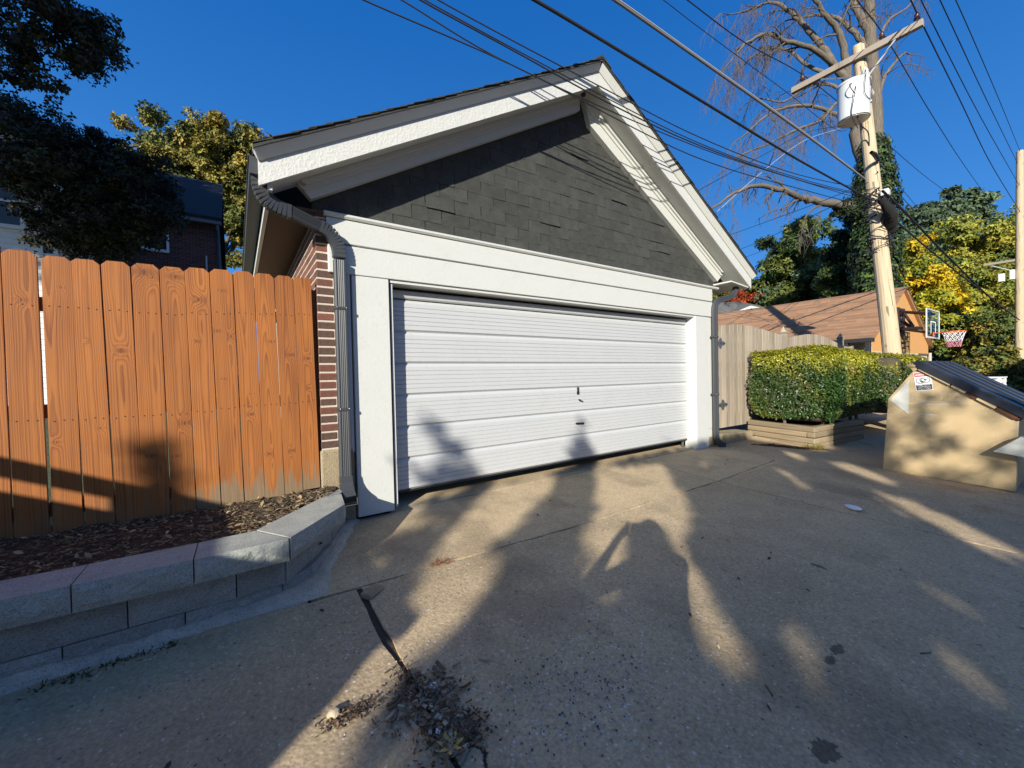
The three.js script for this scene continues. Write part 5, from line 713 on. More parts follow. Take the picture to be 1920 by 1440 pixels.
// ---------------------------------------------------------------- orange garage with hoop, and the house behind it
const roofTex = tex(512, 512, (u, v) => { const row = Math.floor(v * 16), off = (row % 2) * 0.5, cell = Math.floor(u * 8 + off + 0.3 * hash(row, 3)), k = 0.85 + 0.3 * hash(cell, row, 5) + 0.25 * (noise(u * 200, v * 200, 3) - 0.5) + 0.2 * (fbm(u * 5, v * 5, 3, 8) - 0.5); return [0.30 * k, 0.165 * k, 0.088 * k]; });
{
  const g = thing('orange_garage', 'tan-orange stucco garage with a brown shingle roof beyond the hedge', 'garage');
  const st = mat([0.62, 0.315, 0.105], { roughness: 0.9, bumpMap: rep(fineBump, 2), bumpScale: 0.004, map: rep(paintTint, 0.7) }), blk = mat([0.56, 0.47, 0.36], { roughness: 0.9, map: rep(paintTint, 1), bumpMap: rep(fineBump, 1), bumpScale: 0.004 }), rf = [0.9, 1, 1.1].map(k => mat([k, k, k], { map: rep(roofTex, 0.42), roughness: 0.95, bumpMap: rep(fineBump, 2), bumpScale: 0.004 }));
  const x0 = 13.62, x1 = 20.05, ax = 16.72, zf = -0.05, zb = -6.15;
  part('gable_wall', prism([[x0, 1.72], [x1, 1.72], [x1, 2.02], [ax, 3.74], [x0, 2.02]], zf - 0.2, zf), st, g);
  part('front_wall', merge([plain(x0, 15.55, -0.1, 1.72, zf - 0.2, zf), plain(18.3, x1, -0.1, 1.72, zf - 0.2, zf), plain(15.55, 18.3, 1.58, 1.72, zf - 0.2, zf)]), blk, g);
  part('side_wall', merge([plain(x0, x0 + 0.2, -0.1, 2.02, zb, zf - 0.2), plain(x1 - 0.2, x1, -0.1, 2.02, zb, zf - 0.2), plain(x0, x1, -0.1, 2.02, zb - 0.2, zb)]), blk, g);
  for (let k = 0; k < 6; k++) part('block_course', bx(x0 - 0.012, x0, 0.05 + k * 0.3, 0.335 + k * 0.3, zb, zf, 0.004), blk, g);
  part('garage_door', plain(15.55, 18.3, -0.05, 1.42, zf - 0.5, zf - 0.45), mat([0.78, 0.78, 0.76]), g);
  part('eave_board', bx(18.6, x1 + 0.1, 1.66, 1.72, zf - 0.02, zf + 0.03, 0.004), M.soffit, g);
  for (const [xa, xb, ya, yb, s] of [[13.40, ax, 2.07, 3.85, 1], [ax, 20.25, 3.85, 1.99, -1]]) {
    const n = 16; const sl = part('roof_slope', prism([[xa, ya - 0.06], [xb, yb - 0.06], [xb, yb - 0.02], [xa, ya - 0.02]], zb - 0.2, zf + 0.10), rf[0], g);
    for (let i = 0; i < n; i++) { const t0 = s > 0 ? i / n : 1 - i / n, t1 = s > 0 ? (i + 1.25) / n : 1 - (i + 1.25) / n, P = t => { t = clamp(t); return [mix(xa, xb, t), mix(ya, yb, t)]; }, a = P(t0), b = P(t1); const c = part('shingle_course', prism([[a[0], a[1] - 0.008], [b[0], b[1] - 0.02], [b[0], b[1] - 0.012], [a[0], a[1] + 0.008]], zb - 0.2, zf + 0.12), rf[i % 3], sl); const uv = c.geometry.attributes.uv, p = c.geometry.attributes.position; for (let k = 0; k < p.count; k++) uv.setXY(k, p.getZ(k) * 1.0, p.getX(k) * 1.15); }
  }
  part('rake_trim', prism([[ax, 3.74], [x1 + 0.2, 1.93], [x1 + 0.2, 2.0], [ax, 3.82]], zf + 0.0, zf + 0.09), mat([0.55, 0.36, 0.2]), g);
  part('eave_beam', bx(13.2, 13.42, 1.96, 2.07, -1.6, 0.06, 0.01), M.black, g);
  for (const z of [-0.55, -0.05]) part('porch_post', bx(13.22, 13.34, -0.1, 1.97, z - 0.06, z + 0.06, 0.01), M.black, g);
  part('conduit', rod(V(14.75, 0.3, 0.02), V(14.75, 2.55, 0.02), 0.05, 8), mat([0.62, 0.58, 0.5]), g);
  part('downspout', rod(V(19.85, 0, 0.03), V(19.85, 1.75, 0.03), 0.045, 8), mat([0.5, 0.4, 0.33]), g);
  part('patch_panel', bx(16.35, 17.25, 1.76, 2.35, zf, zf + 0.012, 0.004), mat([0.56, 0.27, 0.09]), g);
  part('step_rail', merge([rod(V(16.4, 1.82, 0.05), V(16.35, 2.4, 0.05), 0.012, 5), rod(V(16.9, 1.78, 0.05), V(16.75, 2.35, 0.05), 0.012, 5), ...[1.9, 2.05, 2.2].map(y => bx(16.42, 16.88, y, y + 0.03, 0.02, 0.08, 0.003))]), M.soffit, g);
}
{
  const h = thing('basketball_hoop', 'wall-mounted basketball hoop with glass backboard on the orange gable', 'basketball hoop', [16.25, 0, 0]);
  const bm = mat([0.035, 0.022, 0.018], { roughness: 0.5, metalness: 0.3 }), fr = mat([0.55, 0.56, 0.52], { roughness: 0.5 });
  part('wall_bracket', merge([bx(-0.30, -0.20, 2.32, 3.12, -0.05, 0.02), bx(0.30, 0.40, 2.32, 3.12, -0.05, 0.02), ...[2.35, 2.52, 2.72, 2.9, 3.04].map(y => bx(-0.2, 0.3, y, y + 0.07, -0.04, 0.01))]), bm, h);
  const xb = -0.55;
  for (const x of [-0.2, 0.3]) { part('arm', rod(V(x, 3.0, 0), V(xb + x * 0.6, 2.78, 0.8), 0.035, 7), bm, h); part('arm', rod(V(x, 2.45, 0), V(xb + x * 0.6, 2.22, 0.8), 0.035, 7), bm, h); }
  part('crank', merge([rod(V(0.05, 2.98, 0.05), V(-0.1, 2.5, 0.3), 0.04, 7), bx(-0.25, 0.3, 2.40, 2.48, 0.05, 0.45, 0.01), rod(V(0.1, 2.7, 0.02), V(0.05, 2.45, 0.25), 0.05, 7)]), bm, h);
  const x0 = xb - 0.78, x1 = xb + 0.78, y0 = 2.06, y1 = 2.90, z = 0.82;
  part('backboard_frame', merge([bx(x0, x1, y1 - 0.035, y1, z - 0.03, z), bx(x0, x1, y0, y0 + 0.05, z - 0.03, z), bx(x0, x0 + 0.035, y0 + 0.05, y1 - 0.035, z - 0.03, z), bx(x1 - 0.035, x1, y0 + 0.05, y1 - 0.035, z - 0.03, z)]), fr, h);
  const gl = new THREE.MeshPhysicalMaterial({ transmission: 1, thickness: 0, roughness: 0.03, ior: 1.12, specularIntensity: 0.3, side: THREE.DoubleSide }); gl.color.setRGB(0.75, 0.85, 0.85);
  part('backboard_glass', plain(x0 + 0.036, x1 - 0.036, y0 + 0.051, y1 - 0.036, z - 0.02, z - 0.012), gl, h);
  part('target_square', merge([bx(xb - 0.29, xb + 0.29, 2.53, 2.56, z - 0.011, z - 0.006, 0), bx(xb - 0.29, xb - 0.25, 2.2, 2.53, z - 0.011, z - 0.006, 0), bx(xb + 0.25, xb + 0.29, 2.2, 2.53, z - 0.011, z - 0.006, 0)]), mat([0.8, 0.8, 0.8]), h);
  const om = mat([0.62, 0.13, 0.03], { roughness: 0.5 });
  part('rim', merge([new THREE.TorusGeometry(0.235, 0.014, 8, 28).rotateX(Math.PI / 2).translate(xb, 2.22, z + 0.40), bx(xb - 0.12, xb + 0.12, 2.12, 2.24, z, z + 0.02), bx(xb - 0.09, xb + 0.09, 2.205, 2.225, z + 0.02, z + 0.18)]), om, h);
  const net = [], netR = [], C = V(xb, 0, z + 0.40); const ring = (k, i) => { const t = k / 5, a = (i + (k % 2) * 0.5) / 12 * 6.2832, R = mix(0.235, 0.13, Math.pow(t, 0.7)); return V(C.x + R * Math.cos(a), 2.21 - t * 0.42, C.z + R * Math.sin(a)); };
  for (let k = 0; k < 5; k++) for (let i = 0; i < 12; i++) for (const j of [0, k % 2 ? 1 : -1]) (k > 2 ? netR : net).push(rod(ring(k, i), ring(k + 1, i + j), 0.007, 4));
  part('net', merge(net), mat([0.75, 0.75, 0.75]), h); part('net', merge(netR), mat([0.6, 0.25, 0.3]), h);
}
{
  const h = thing('distant_brick_house', 'distant low brick house with grey hipped roof and white fascia between garages', 'house');
  const w = mat([0.16, 0.06, 0.045], { roughness: 0.95 }), rf = mat([0.16, 0.155, 0.15], { roughness: 0.95, map: rep(shingleTex, 0.6) }); rf.color.setRGB(2.6, 2.5, 2.4);
  part('wall', prism([[23.5, -10.9], [30.6, -7.9], [33, -13.5], [25.9, -16.5]], 0.1, 4.75, 'y'), w, h);
  const P = [[22.9, -10.9], [25.2, -10.0], [26.1, -9.1], [28.35, -8.1], [31.3, -7.4], [33.6, -13.9], [25.9, -17]];
  const pos = [], apex = [V(25.6, 6.15, -13.0), V(29.2, 6.25, -11.2)], eave = i => V(P[i][0], [4.98, 4.86, 5.35, 4.92, 4.85, 4.85, 4.9][i], P[i][1]);
  for (let i = 0; i < P.length; i++) { const a = eave(i), b = eave((i + 1) % P.length), c = apex[i >= 1 && i < 5 ? 1 : 0], d = apex[((i + 1) % P.length) >= 1 && ((i + 1) % P.length) < 5 ? 1 : 0]; for (const v of [a, b, c, b, d, c]) pos.push(v.x, v.y, v.z); }
  const g = new THREE.BufferGeometry(); g.setAttribute('position', new THREE.Float32BufferAttribute(pos, 3)); g.computeVertexNormals(); part('roof', uvBox(g), rf, h);
  for (let i = 0; i < 4; i++) part('fascia', sweep([eave(i).add(V(0, -0.02, 0)), eave(i + 1).add(V(0, -0.02, 0))], [[-0.03, -0.09], [0.03, -0.09], [0.03, 0.07], [-0.03, 0.07]], V(0, 1, 0)), M.white, h);
  for (const t of [0.12, 0.3, 0.52, 0.68, 0.82]) { const x = mix(23.5, 30.6, t), z = mix(-10.9, -7.9, t); const f = part('window', bx(-0.45, 0.45, 3.3, 4.55, -0.05, 0.08, 0.01), mat([0.7, 0.7, 0.68]), h); f.position.set(x, 0, z); f.rotation.y = -0.4; part('pane', bx(-0.34, 0.34, 3.4, 4.45, 0.081, 0.09, 0), M.dark, f); }
}
// ---------------------------------------------------------------- left background: brick house, white house, dark tree
{
  const h = thing('brick_house', 'dark brick house with black shingle roof behind the board fence', 'house');
  const bt = tex(256, 256, (u, v) => { const row = Math.floor(v * 24), cu = u * 8 + (row % 2) * 0.5, f = cu - Math.floor(cu), fy = v * 24 - row, m = f < 0.05 || fy < 0.14, k = 0.8 + 0.5 * hash(Math.floor(cu), row, 3); return m ? [0.14, 0.12, 0.10] : [0.085 * k, 0.030 * k, 0.026 * k]; });
  const w = mat([1, 1, 1], { map: rep(bt, 0.6), roughness: 0.95 }), rf = mat([0.3, 0.3, 0.36], { map: rep(shingleTex, 1), roughness: 0.85 });
  const x0 = -13, x1 = -1.62, z1 = -15.1, z0 = -22;
  part('wall', plain(x0, x1, 0.2, 7.15, z0, z1), w, h);
  part('wall', prism([[z0, 7.15], [z1, 7.15], [(z0 + z1) / 2, 9.6]], x0 + 0.01, x1 - 0.01, 'x'), w, h);
  const s = part('roof', prism([[z1 + 0.42, 7.12], [z1 + 0.42, 7.24], [(z0 + z1) / 2, 10.0], [(z0 + z1) / 2, 9.88]], x0, x1 + 0.17, 'x'), rf, h); part('roof', prism([[z0 - 0.42, 7.12], [z0 - 0.42, 7.24], [(z0 + z1) / 2, 10.0], [(z0 + z1) / 2, 9.88]], x0, x1 + 0.17, 'x'), rf, h);
  for (let i = 0; i < 12; i++) { const t = i / 12, za = mix(z1 + 0.44, (z0 + z1) / 2, t), ya = mix(7.24, 10.0, t); part('shingle_course', prism([[za, ya + 0.004], [za, ya + 0.03], [za - 0.42, ya + 0.33], [za - 0.42, ya + 0.31]], x0, x1 + 0.19, 'x'), rf, s); }
  part('gutter', bx(x0, x1 + 0.16, 7.0, 7.12, z1 + 0.4, z1 + 0.5, 0.02), mat([0.09, 0.09, 0.09], { roughness: 0.4 }), h);
  part('downspout', rod(V(x1 + 0.02, 0.3, z1 + 0.06), V(x1 + 0.02, 6.9, z1 + 0.06), 0.05, 8), M.black, h); part('vent_pipe', rod(V(-1.95, 0.3, z1 + 0.12), V(-1.95, 5.9, z1 + 0.12), 0.03, 8), M.wirePale, h);
  const win = (xa, xb, ya, yb) => { const f = part('window', merge([bx(xa, xb, yb - 0.07, yb, z1, z1 + 0.07, 0.004), bx(xa, xb, ya, ya + 0.09, z1, z1 + 0.09, 0.004), bx(xa, xa + 0.07, ya + 0.09, yb - 0.07, z1, z1 + 0.07, 0.004), bx(xb - 0.07, xb, ya + 0.09, yb - 0.07, z1, z1 + 0.07, 0.004), bx(xa + 0.07, xb - 0.07, (ya + yb) / 2, (ya + yb) / 2 + 0.06, z1, z1 + 0.05, 0.003)]), mat([0.7, 0.7, 0.7]), h); part('pane', plain(xa + 0.07, xb - 0.07, ya + 0.09, yb - 0.07, z1 + 0.005, z1 + 0.012), mat([0.01, 0.011, 0.013], { roughness: 0.06 }), f); };
  win(-3.74, -3.0, 5.86, 7.0); win(-6.4, -5.6, 5.86, 7.0);
}
{
  const h = thing('white_house', 'white clapboard house behind the dark tree at the left edge', 'house');
  const m = mat([0.74, 0.73, 0.70], { roughness: 0.7 }), x1 = -4.95, x0 = -15, z1 = -12.4, z0 = -21;
  part('wall', plain(x0, x1, 0.2, 7.9, z0, z1 - 0.02), m, h);
  for (let k = 0; k < 52; k++) { const y = 0.3 + k * 0.146; part('clapboard', prism([[z1 - 0.02, y], [z1 + 0.008, y], [z1 - 0.01, y + 0.15], [z1 - 0.02, y + 0.15]], x0, x1, 'x'), m, h); }
  part('roof', prism([[x0 - 0.4, 7.8], [x1 + 0.4, 7.8], [(x0 + x1) / 2, 10.4]], z0 - 0.3, z1 + 0.4), mat([0.04, 0.04, 0.045]), h);
  part('corner_board', bx(x1 - 0.14, x1 + 0.01, 0.2, 7.8, z1, z1 + 0.03, 0.004), m, h);
  for (const [xa, xb, ya, yb] of [[-6.5, -5.62, 5.35, 6.75], [-5.42, -5.05, 4.7, 6.1], [-8.4, -7.4, 5.35, 6.75]]) { const f = part('window', merge([bx(xa, xb, yb - 0.09, yb, z1, z1 + 0.08, 0.004), bx(xa, xb, ya, ya + 0.09, z1, z1 + 0.09, 0.004), bx(xa, xa + 0.09, ya + 0.09, yb - 0.09, z1, z1 + 0.08, 0.004), bx(xb - 0.09, xb, ya + 0.09, yb - 0.09, z1, z1 + 0.08, 0.004), bx(xa + 0.09, xb - 0.09, (ya + yb) / 2 - 0.03, (ya + yb) / 2 + 0.03, z1, z1 + 0.06, 0.003)]), m, h); part('pane', plain(xa + 0.09, xb - 0.09, ya + 0.09, yb - 0.09, z1 + 0.01, z1 + 0.02), mat([0.012, 0.013, 0.016], { roughness: 0.06 }), f); }
}
tree('dark_tree', 'big shaded dark-leaved tree reaching in from the top left corner over the fence', [-7.6, 0.3, -9.6],
  [[-4.10, 8.0, -7.61, 1.03, 0.62], [-3.37, 7.79, -7.10, 0.85, 0.5], [-4.37, 7.32, -7.77, 0.57, 0.5], [-3.06, 7.39, -6.88, 0.42, 0.42], [-3.85, 6.80, -7.41, 0.35, 0.25], [-3.25, 7.14, -6.99, 0.34, 0.22], [-5.27, 7.57, -10.81, 0.72, 0.5], [-4.65, 7.37, -10.38, 0.79, 0.5], [-4.98, 6.68, -10.59, 1.15, 0.55], [-3.94, 6.60, -9.89, 1.0, 0.5], [-3.54, 6.10, -9.60, 1.3, 0.75], [-2.92, 6.13, -9.18, 0.8, 0.6], [-4.38, 5.92, -10.17, 1.3, 0.72], [-2.63, 5.49, -8.96, 0.8, 0.66], [-3.89, 5.02, -9.81, 1.3, 0.72], [-5.01, 5.6, -10.59, 0.5, 0.36], [-3.52, 6.90, -9.61, 0.33, 0.36], [-3.16, 5.13, -9.32, 1.0, 0.56], [-4.52, 4.79, -10.23, 0.8, 0.4]], 21000, 0.085, [[0.022, 0.026, 0.012], [0.030, 0.034, 0.013], [0.018, 0.018, 0.010], [0.06, 0.055, 0.016]], 21, { trunk: 0.22, clumps: 22, bare: true, spread: 1.25 });

// ---------------------------------------------------------------- what stands behind the camera and shades the alley
{
  // neighbour's board fence, end on to the alley: its top and end draw the straight shadow edge on the left
  const f = thing('neighbour_fence', 'tall brown board fence across the alley, outside the left of the picture', 'fence'), r = rng(15);
  for (let z = 0.6; z < 4.8; z += 0.145) { const top = z < 2.12 ? 1.68 : 1.775; const b = part('board', bx(-0.009, 0.009, -0.35, top, 0, 0.1445, 0.002), M.fenceDark, f); b.position.set(-4.62 + rr(-0.002, 0.002, r), 0, z); }
  part('top_rail', bx(-4.66, -4.57, 1.778, 1.868, 0.6, 4.87, 0.004), M.fenceDark, f);
  for (const y of [0.2, 1.0, 1.6]) part('rail', bx(-4.68, -4.64, y, y + 0.085, 0.6, 4.84, 0.004), M.fenceDark, f);
  for (const z of [0.7, 2.7, 4.74]) part('fence_post', bx(-4.77, -4.685, -0.4, 1.77, z, z + 0.09, 0.004), M.fenceDark, f);
}
{
  // the tree whose crown throws the dappled shade: sun comes through its gaps in the places listed here, in metres on the ground (x, z), the door (x, y), the fence and the dumpster side (z, y)
  const lit = [
    [[1.05, -0.23], [0.65, 0.21], [0.21, 0.61], [-0.11, 0.91], [-0.33, 1.24], [-0.61, 1.52], [-0.95, 1.9], [-2.3, 3.3], [-1.95, 3.3], [-0.95, 2.08], [-0.71, 1.87], [-0.51, 1.77], [-0.26, 1.73], [-0.06, 1.65], [0.17, 1.49], [0.35, 1.30], [0.46, 0.99], [0.82, 0.88], [1.28, 0.52], [1.85, 0.10], [2.27, -0.19], [1.67, -0.33]],
    [[2.60, -0.10], [1.95, 0.55], [1.30, 1.12], [0.95, 1.30], [0.90, 1.38], [0.77, 1.57], [0.66, 1.75], [0.55, 1.96], [0.62, 2.08], [0.92, 1.88], [1.25, 1.62], [1.49, 1.42], [1.75, 1.65], [1.94, 1.71], [2.30, 1.55], [2.74, 1.16], [3.28, 0.61], [3.75, 0.16]],
    [[4.02, 0.48], [3.66, 0.84], [4.21, 0.60], [4.81, 0.18]], [[2.3, 1.0], [2.05, 1.35], [1.62, 1.72], [1.3, 1.95], [1.45, 2.02], [1.72, 1.82], [1.9, 1.62], [2.3, 1.3]],
    [[1.55, 1.75], [1.37, 1.95], [1.04, 2.18], [0.76, 2.44], [0.60, 2.66], [0.72, 2.64], [0.60, 2.78], [0.70, 2.80], [0.91, 2.63], [1.14, 2.43], [1.36, 2.18], [1.62, 1.88]],
    [[1.30, 2.60], [1.0, 2.78], [0.92, 2.92], [0.99, 2.97], [1.19, 2.84], [1.34, 2.70]], [[0.76, 2.76], [0.62, 2.95], [0.60, 3.05], [0.68, 3.04], [0.80, 2.86]],
    [[4.74, 1.08], [4.41, 1.40], [3.97, 1.80], [4.10, 1.84], [4.57, 1.48], [4.92, 1.13]],
    [[5.80, 1.30], [5.35, 1.76], [5.0, 2.29], [5.18, 2.37], [5.62, 2.06], [6.10, 1.55]], [[5.9, 0.7], [5.4, 1.2], [5.55, 1.3], [6.15, 0.9]],
    [[4.64, 2.09], [4.37, 2.25], [3.88, 2.80], [3.30, 3.34], [3.85, 3.34], [4.33, 2.89], [4.69, 2.46], [4.87, 2.14]], [[4.21, 2.35], [3.88, 2.59], [3.84, 2.75], [4.22, 2.51]],
    [[2.54, 2.87], [2.35, 3.07], [2.24, 3.25], [2.39, 3.23], [2.51, 3.09], [2.60, 2.92]], [[1.68, 3.10], [1.48, 3.25], [1.44, 3.38], [1.57, 3.43], [1.76, 3.36], [1.86, 3.18]], [[1.72, 2.97], [1.52, 3.11], [1.49, 3.17], [1.57, 3.15], [1.75, 3.01]],
    [[2.68, 1.64], [2.45, 1.85], [2.51, 1.89], [2.84, 1.66]], [[3.29, 1.58], [3.20, 1.74], [3.41, 1.69], [3.52, 1.51]]];
  const door = [[[0.37, 0.94], [0.46, 0.87], [0.62, 0.57], [0.81, 0.49], [0.90, 0.31], [0.99, 0.13], [0.34, 0.14], [0.28, 0.27], [0.32, 0.37], [0.43, 0.24], [0.52, 0.27], [0.57, 0.40], [0.48, 0.59]], [[2.47, 0.73], [2.53, 0.56], [2.55, 0.37], [2.67, 0.19], [2.66, 0.0], [2.29, 0.0], [2.33, 0.22], [2.44, 0.35], [2.44, 0.52]], [[4.31, 0.29], [4.44, 0.07], [4.23, 0.10]], [[0.9, 0.0], [2.6, 0.0], [2.6, 0.05], [0.9, 0.05]]];
  const board = [[[-1.69, 0.89], [-1.62, 0.87], [-1.58, 0.68], [-1.56, 0.40], [-1.70, 0.40], [-1.71, 0.69]]];
  const side = [[[2.71, 0.74], [2.80, 0.66], [2.87, 0.52], [2.90, 0.40], [2.87, 0.30], [2.66, 0.27], [2.53, 0.42], [2.55, 0.63]], [[2.64, 0.29], [2.76, 0.21], [2.85, 0.06], [2.92, -0.05], [2.77, -0.06], [2.66, 0.11]], [[2.13, 0.46], [2.20, 0.54], [2.28, 0.45], [2.21, 0.33]], [[2.05, 0.11], [2.14, 0.20], [2.20, 0.12], [2.13, 0.01]]];
  const S = SUN, any = (L, x, y) => L.some(P => inPoly(P, x, y));
  const shaded = p => {
    const td = (p.x - 6.0) / S.x; let x, y, z;
    if (td > 0) { y = p.y - S.y * td; z = p.z - S.z * td; if (z > 1.9 && z < 3.2 && y > -0.2 && y < 1.45 && y < 1.6 - 0.75 * (z - 2.2)) return !any(side, z, y) ? 0.22 : 0; }
    const th = (p.z - 1.15) / S.z; x = p.x - S.x * th; y = p.y - S.y * th; if (x > 6.75 && x < 12.2 && y > 0.35) return 0;
    const tc = (p.y - 0.33) / S.y; x = p.x - S.x * tc; z = p.z - S.z * tc; if (x > -1.5 && x < -0.42 && z > 0.0 && z < 1.08) return 0;
    const tg = (p.y + 0.065 * p.z) / (S.y + 0.065 * S.z); x = p.x - S.x * tg; z = p.z - S.z * tg;
    if (z > -0.12) { if (x < -0.36 && z < 1.0) return 0; if (x > 6.4 && z < 1.2) return 0; if (x > 8.5 || z > 5.2) return 0; return any(lit, x, z) ? 0 : 1; }
    const tz = (p.z + 0.15) / S.z; x = p.x - S.x * tz; y = p.y - S.y * tz;
    if (x < -0.6) { const t0 = p.z / S.z; return any(board, p.x - S.x * t0, p.y - S.y * t0) ? 1 : 0; }
    if (x < 5.3) return any(door, x, y) ? 1 : 0;
    return 0;
  };
  const t = thing('shade_tree', 'broad leafy tree behind the photographer, outside the picture, shading the driveway', 'tree'), r = rng(404), list = [], clumps = [];
  const at = (x, y, z, d) => V(x, y, z).addScaledVector(S, d);
  for (let i = 0; i < 26000 && clumps.length < 5200; i++) { const u = r(); let p; if (u < 0.86) { const x = rr(-0.6, 8.2, r), z = rr(-0.15, 5.0, r); p = at(x, groundY(x, z), z, rr(11, 16.5, r)); } else if (u < 0.95) p = at(rr(0.2, 4.5, r), rr(0, 1.0, r), -0.15, rr(12, 16, r)); else if (u < 0.96) p = at(rr(-1.75, -1.5, r), rr(0.35, 0.9, r), 0, rr(11, 14, r)); else p = at(6, rr(-0.2, 1.3, r), rr(1.9, 3.1, r), rr(12, 16, r)); if (shaded(p) > r() * 0.999) clumps.push(p); }
  for (const c of clumps) for (let k = 0; k < 6; k++) { const p = c.clone().add(V(rr(-0.16, 0.16, r), rr(-0.12, 0.12, r), rr(-0.16, 0.16, r))); if (shaded(p) > r() * 0.999) list.push([p, randQ(r), rr(0.07, 0.15, r), green[Math.floor(r() * 4)].map(v => v * rr(0.7, 1.3, r))]); }
  instances('crown', leafBig, M.leaf, list, t, true);
  const base = V(-8.2, -0.4, 12.2), fork = V(-7.9, 2.5, 12.0); part('trunk', limb([base, base.clone().lerp(fork, 0.5), fork], [0.32, 0.25, 0.22], 12), M.bark, t);
  const lim = []; for (const [x, y, z] of [[-10, 4.2, 13], [-9, 4.4, 11], [-7.4, 4.3, 10.4], [-6, 4.6, 12.4], [-4.6, 4.6, 9.6], [-9.5, 4.8, 9.6]]) { const e = V(x, y, z), m = fork.clone().lerp(e, 0.55).add(V(0, 0.25, 0)); lim.push(limb([fork, m, e], [0.11, 0.06, 0.02], 7)); } part('limbs', merge(lim), M.bark, t);
}
tree('added_shade_tree', 'tall dense tree added outside the left of the picture to keep the dark tree in shade', [-15.5, 0.2, -3.5], [[-15.5, 13.0, 1.4, 3.4, 3.2], [-16.5, 13.2, -3.0, 3.8, 3.4], [-17, 13.6, -7.5, 3.6, 3.4], [-14.5, 11.4, -0.6, 3.0, 2.6], [-15.5, 11.9, -5.0, 3.4, 2.4], [-17, 15.2, -1.5, 3.2, 2.6]], 20000, 0.32, green, 30, { trunk: 0.4 });  // added out of view to hold the sun off the dark tree
{
  // added houses, out of view across the alley, put there to block open sky
  const mk = (name, label, x0, x1, z0, z1, h, col) => { const b = thing(name, label, 'house'), w = mat(col, { roughness: 0.9, map: rep(paintTint, 0.6) }); part('wall', plain(x0, x1, -0.5, h, z0, z1), w, b); part('roof', prism([[z0 - 0.5, h], [z1 + 0.5, h], [(z0 + z1) / 2, h + 3.2]], x0 - 0.4, x1 + 0.4, 'x'), M.gable[0], b); for (const y of [1.2, 4.2]) for (let k = 0; k < 4; k++) { const x = mix(x0 + 1.2, x1 - 1.2, k / 3), f = part('window', bx(x - 0.5, x + 0.5, y, y + 1.5, z0 - 0.06, z0, 0.01), M.white, b); part('pane', plain(x - 0.4, x + 0.4, y + 0.1, y + 1.4, z0 - 0.075, z0 - 0.062), M.black, f); } };
  mk('added_alley_house', 'added red brick house across the alley behind the photographer, unseen, blocking part of the sky', 5.5, 17, 12.5, 21, 7.2, [0.16, 0.07, 0.05]);
  mk('added_alley_house', 'added tan house further along the alley behind the dumpster, unseen, blocking part of the sky', 20, 31, 13, 21, 7.0, [0.33, 0.27, 0.19]);
}
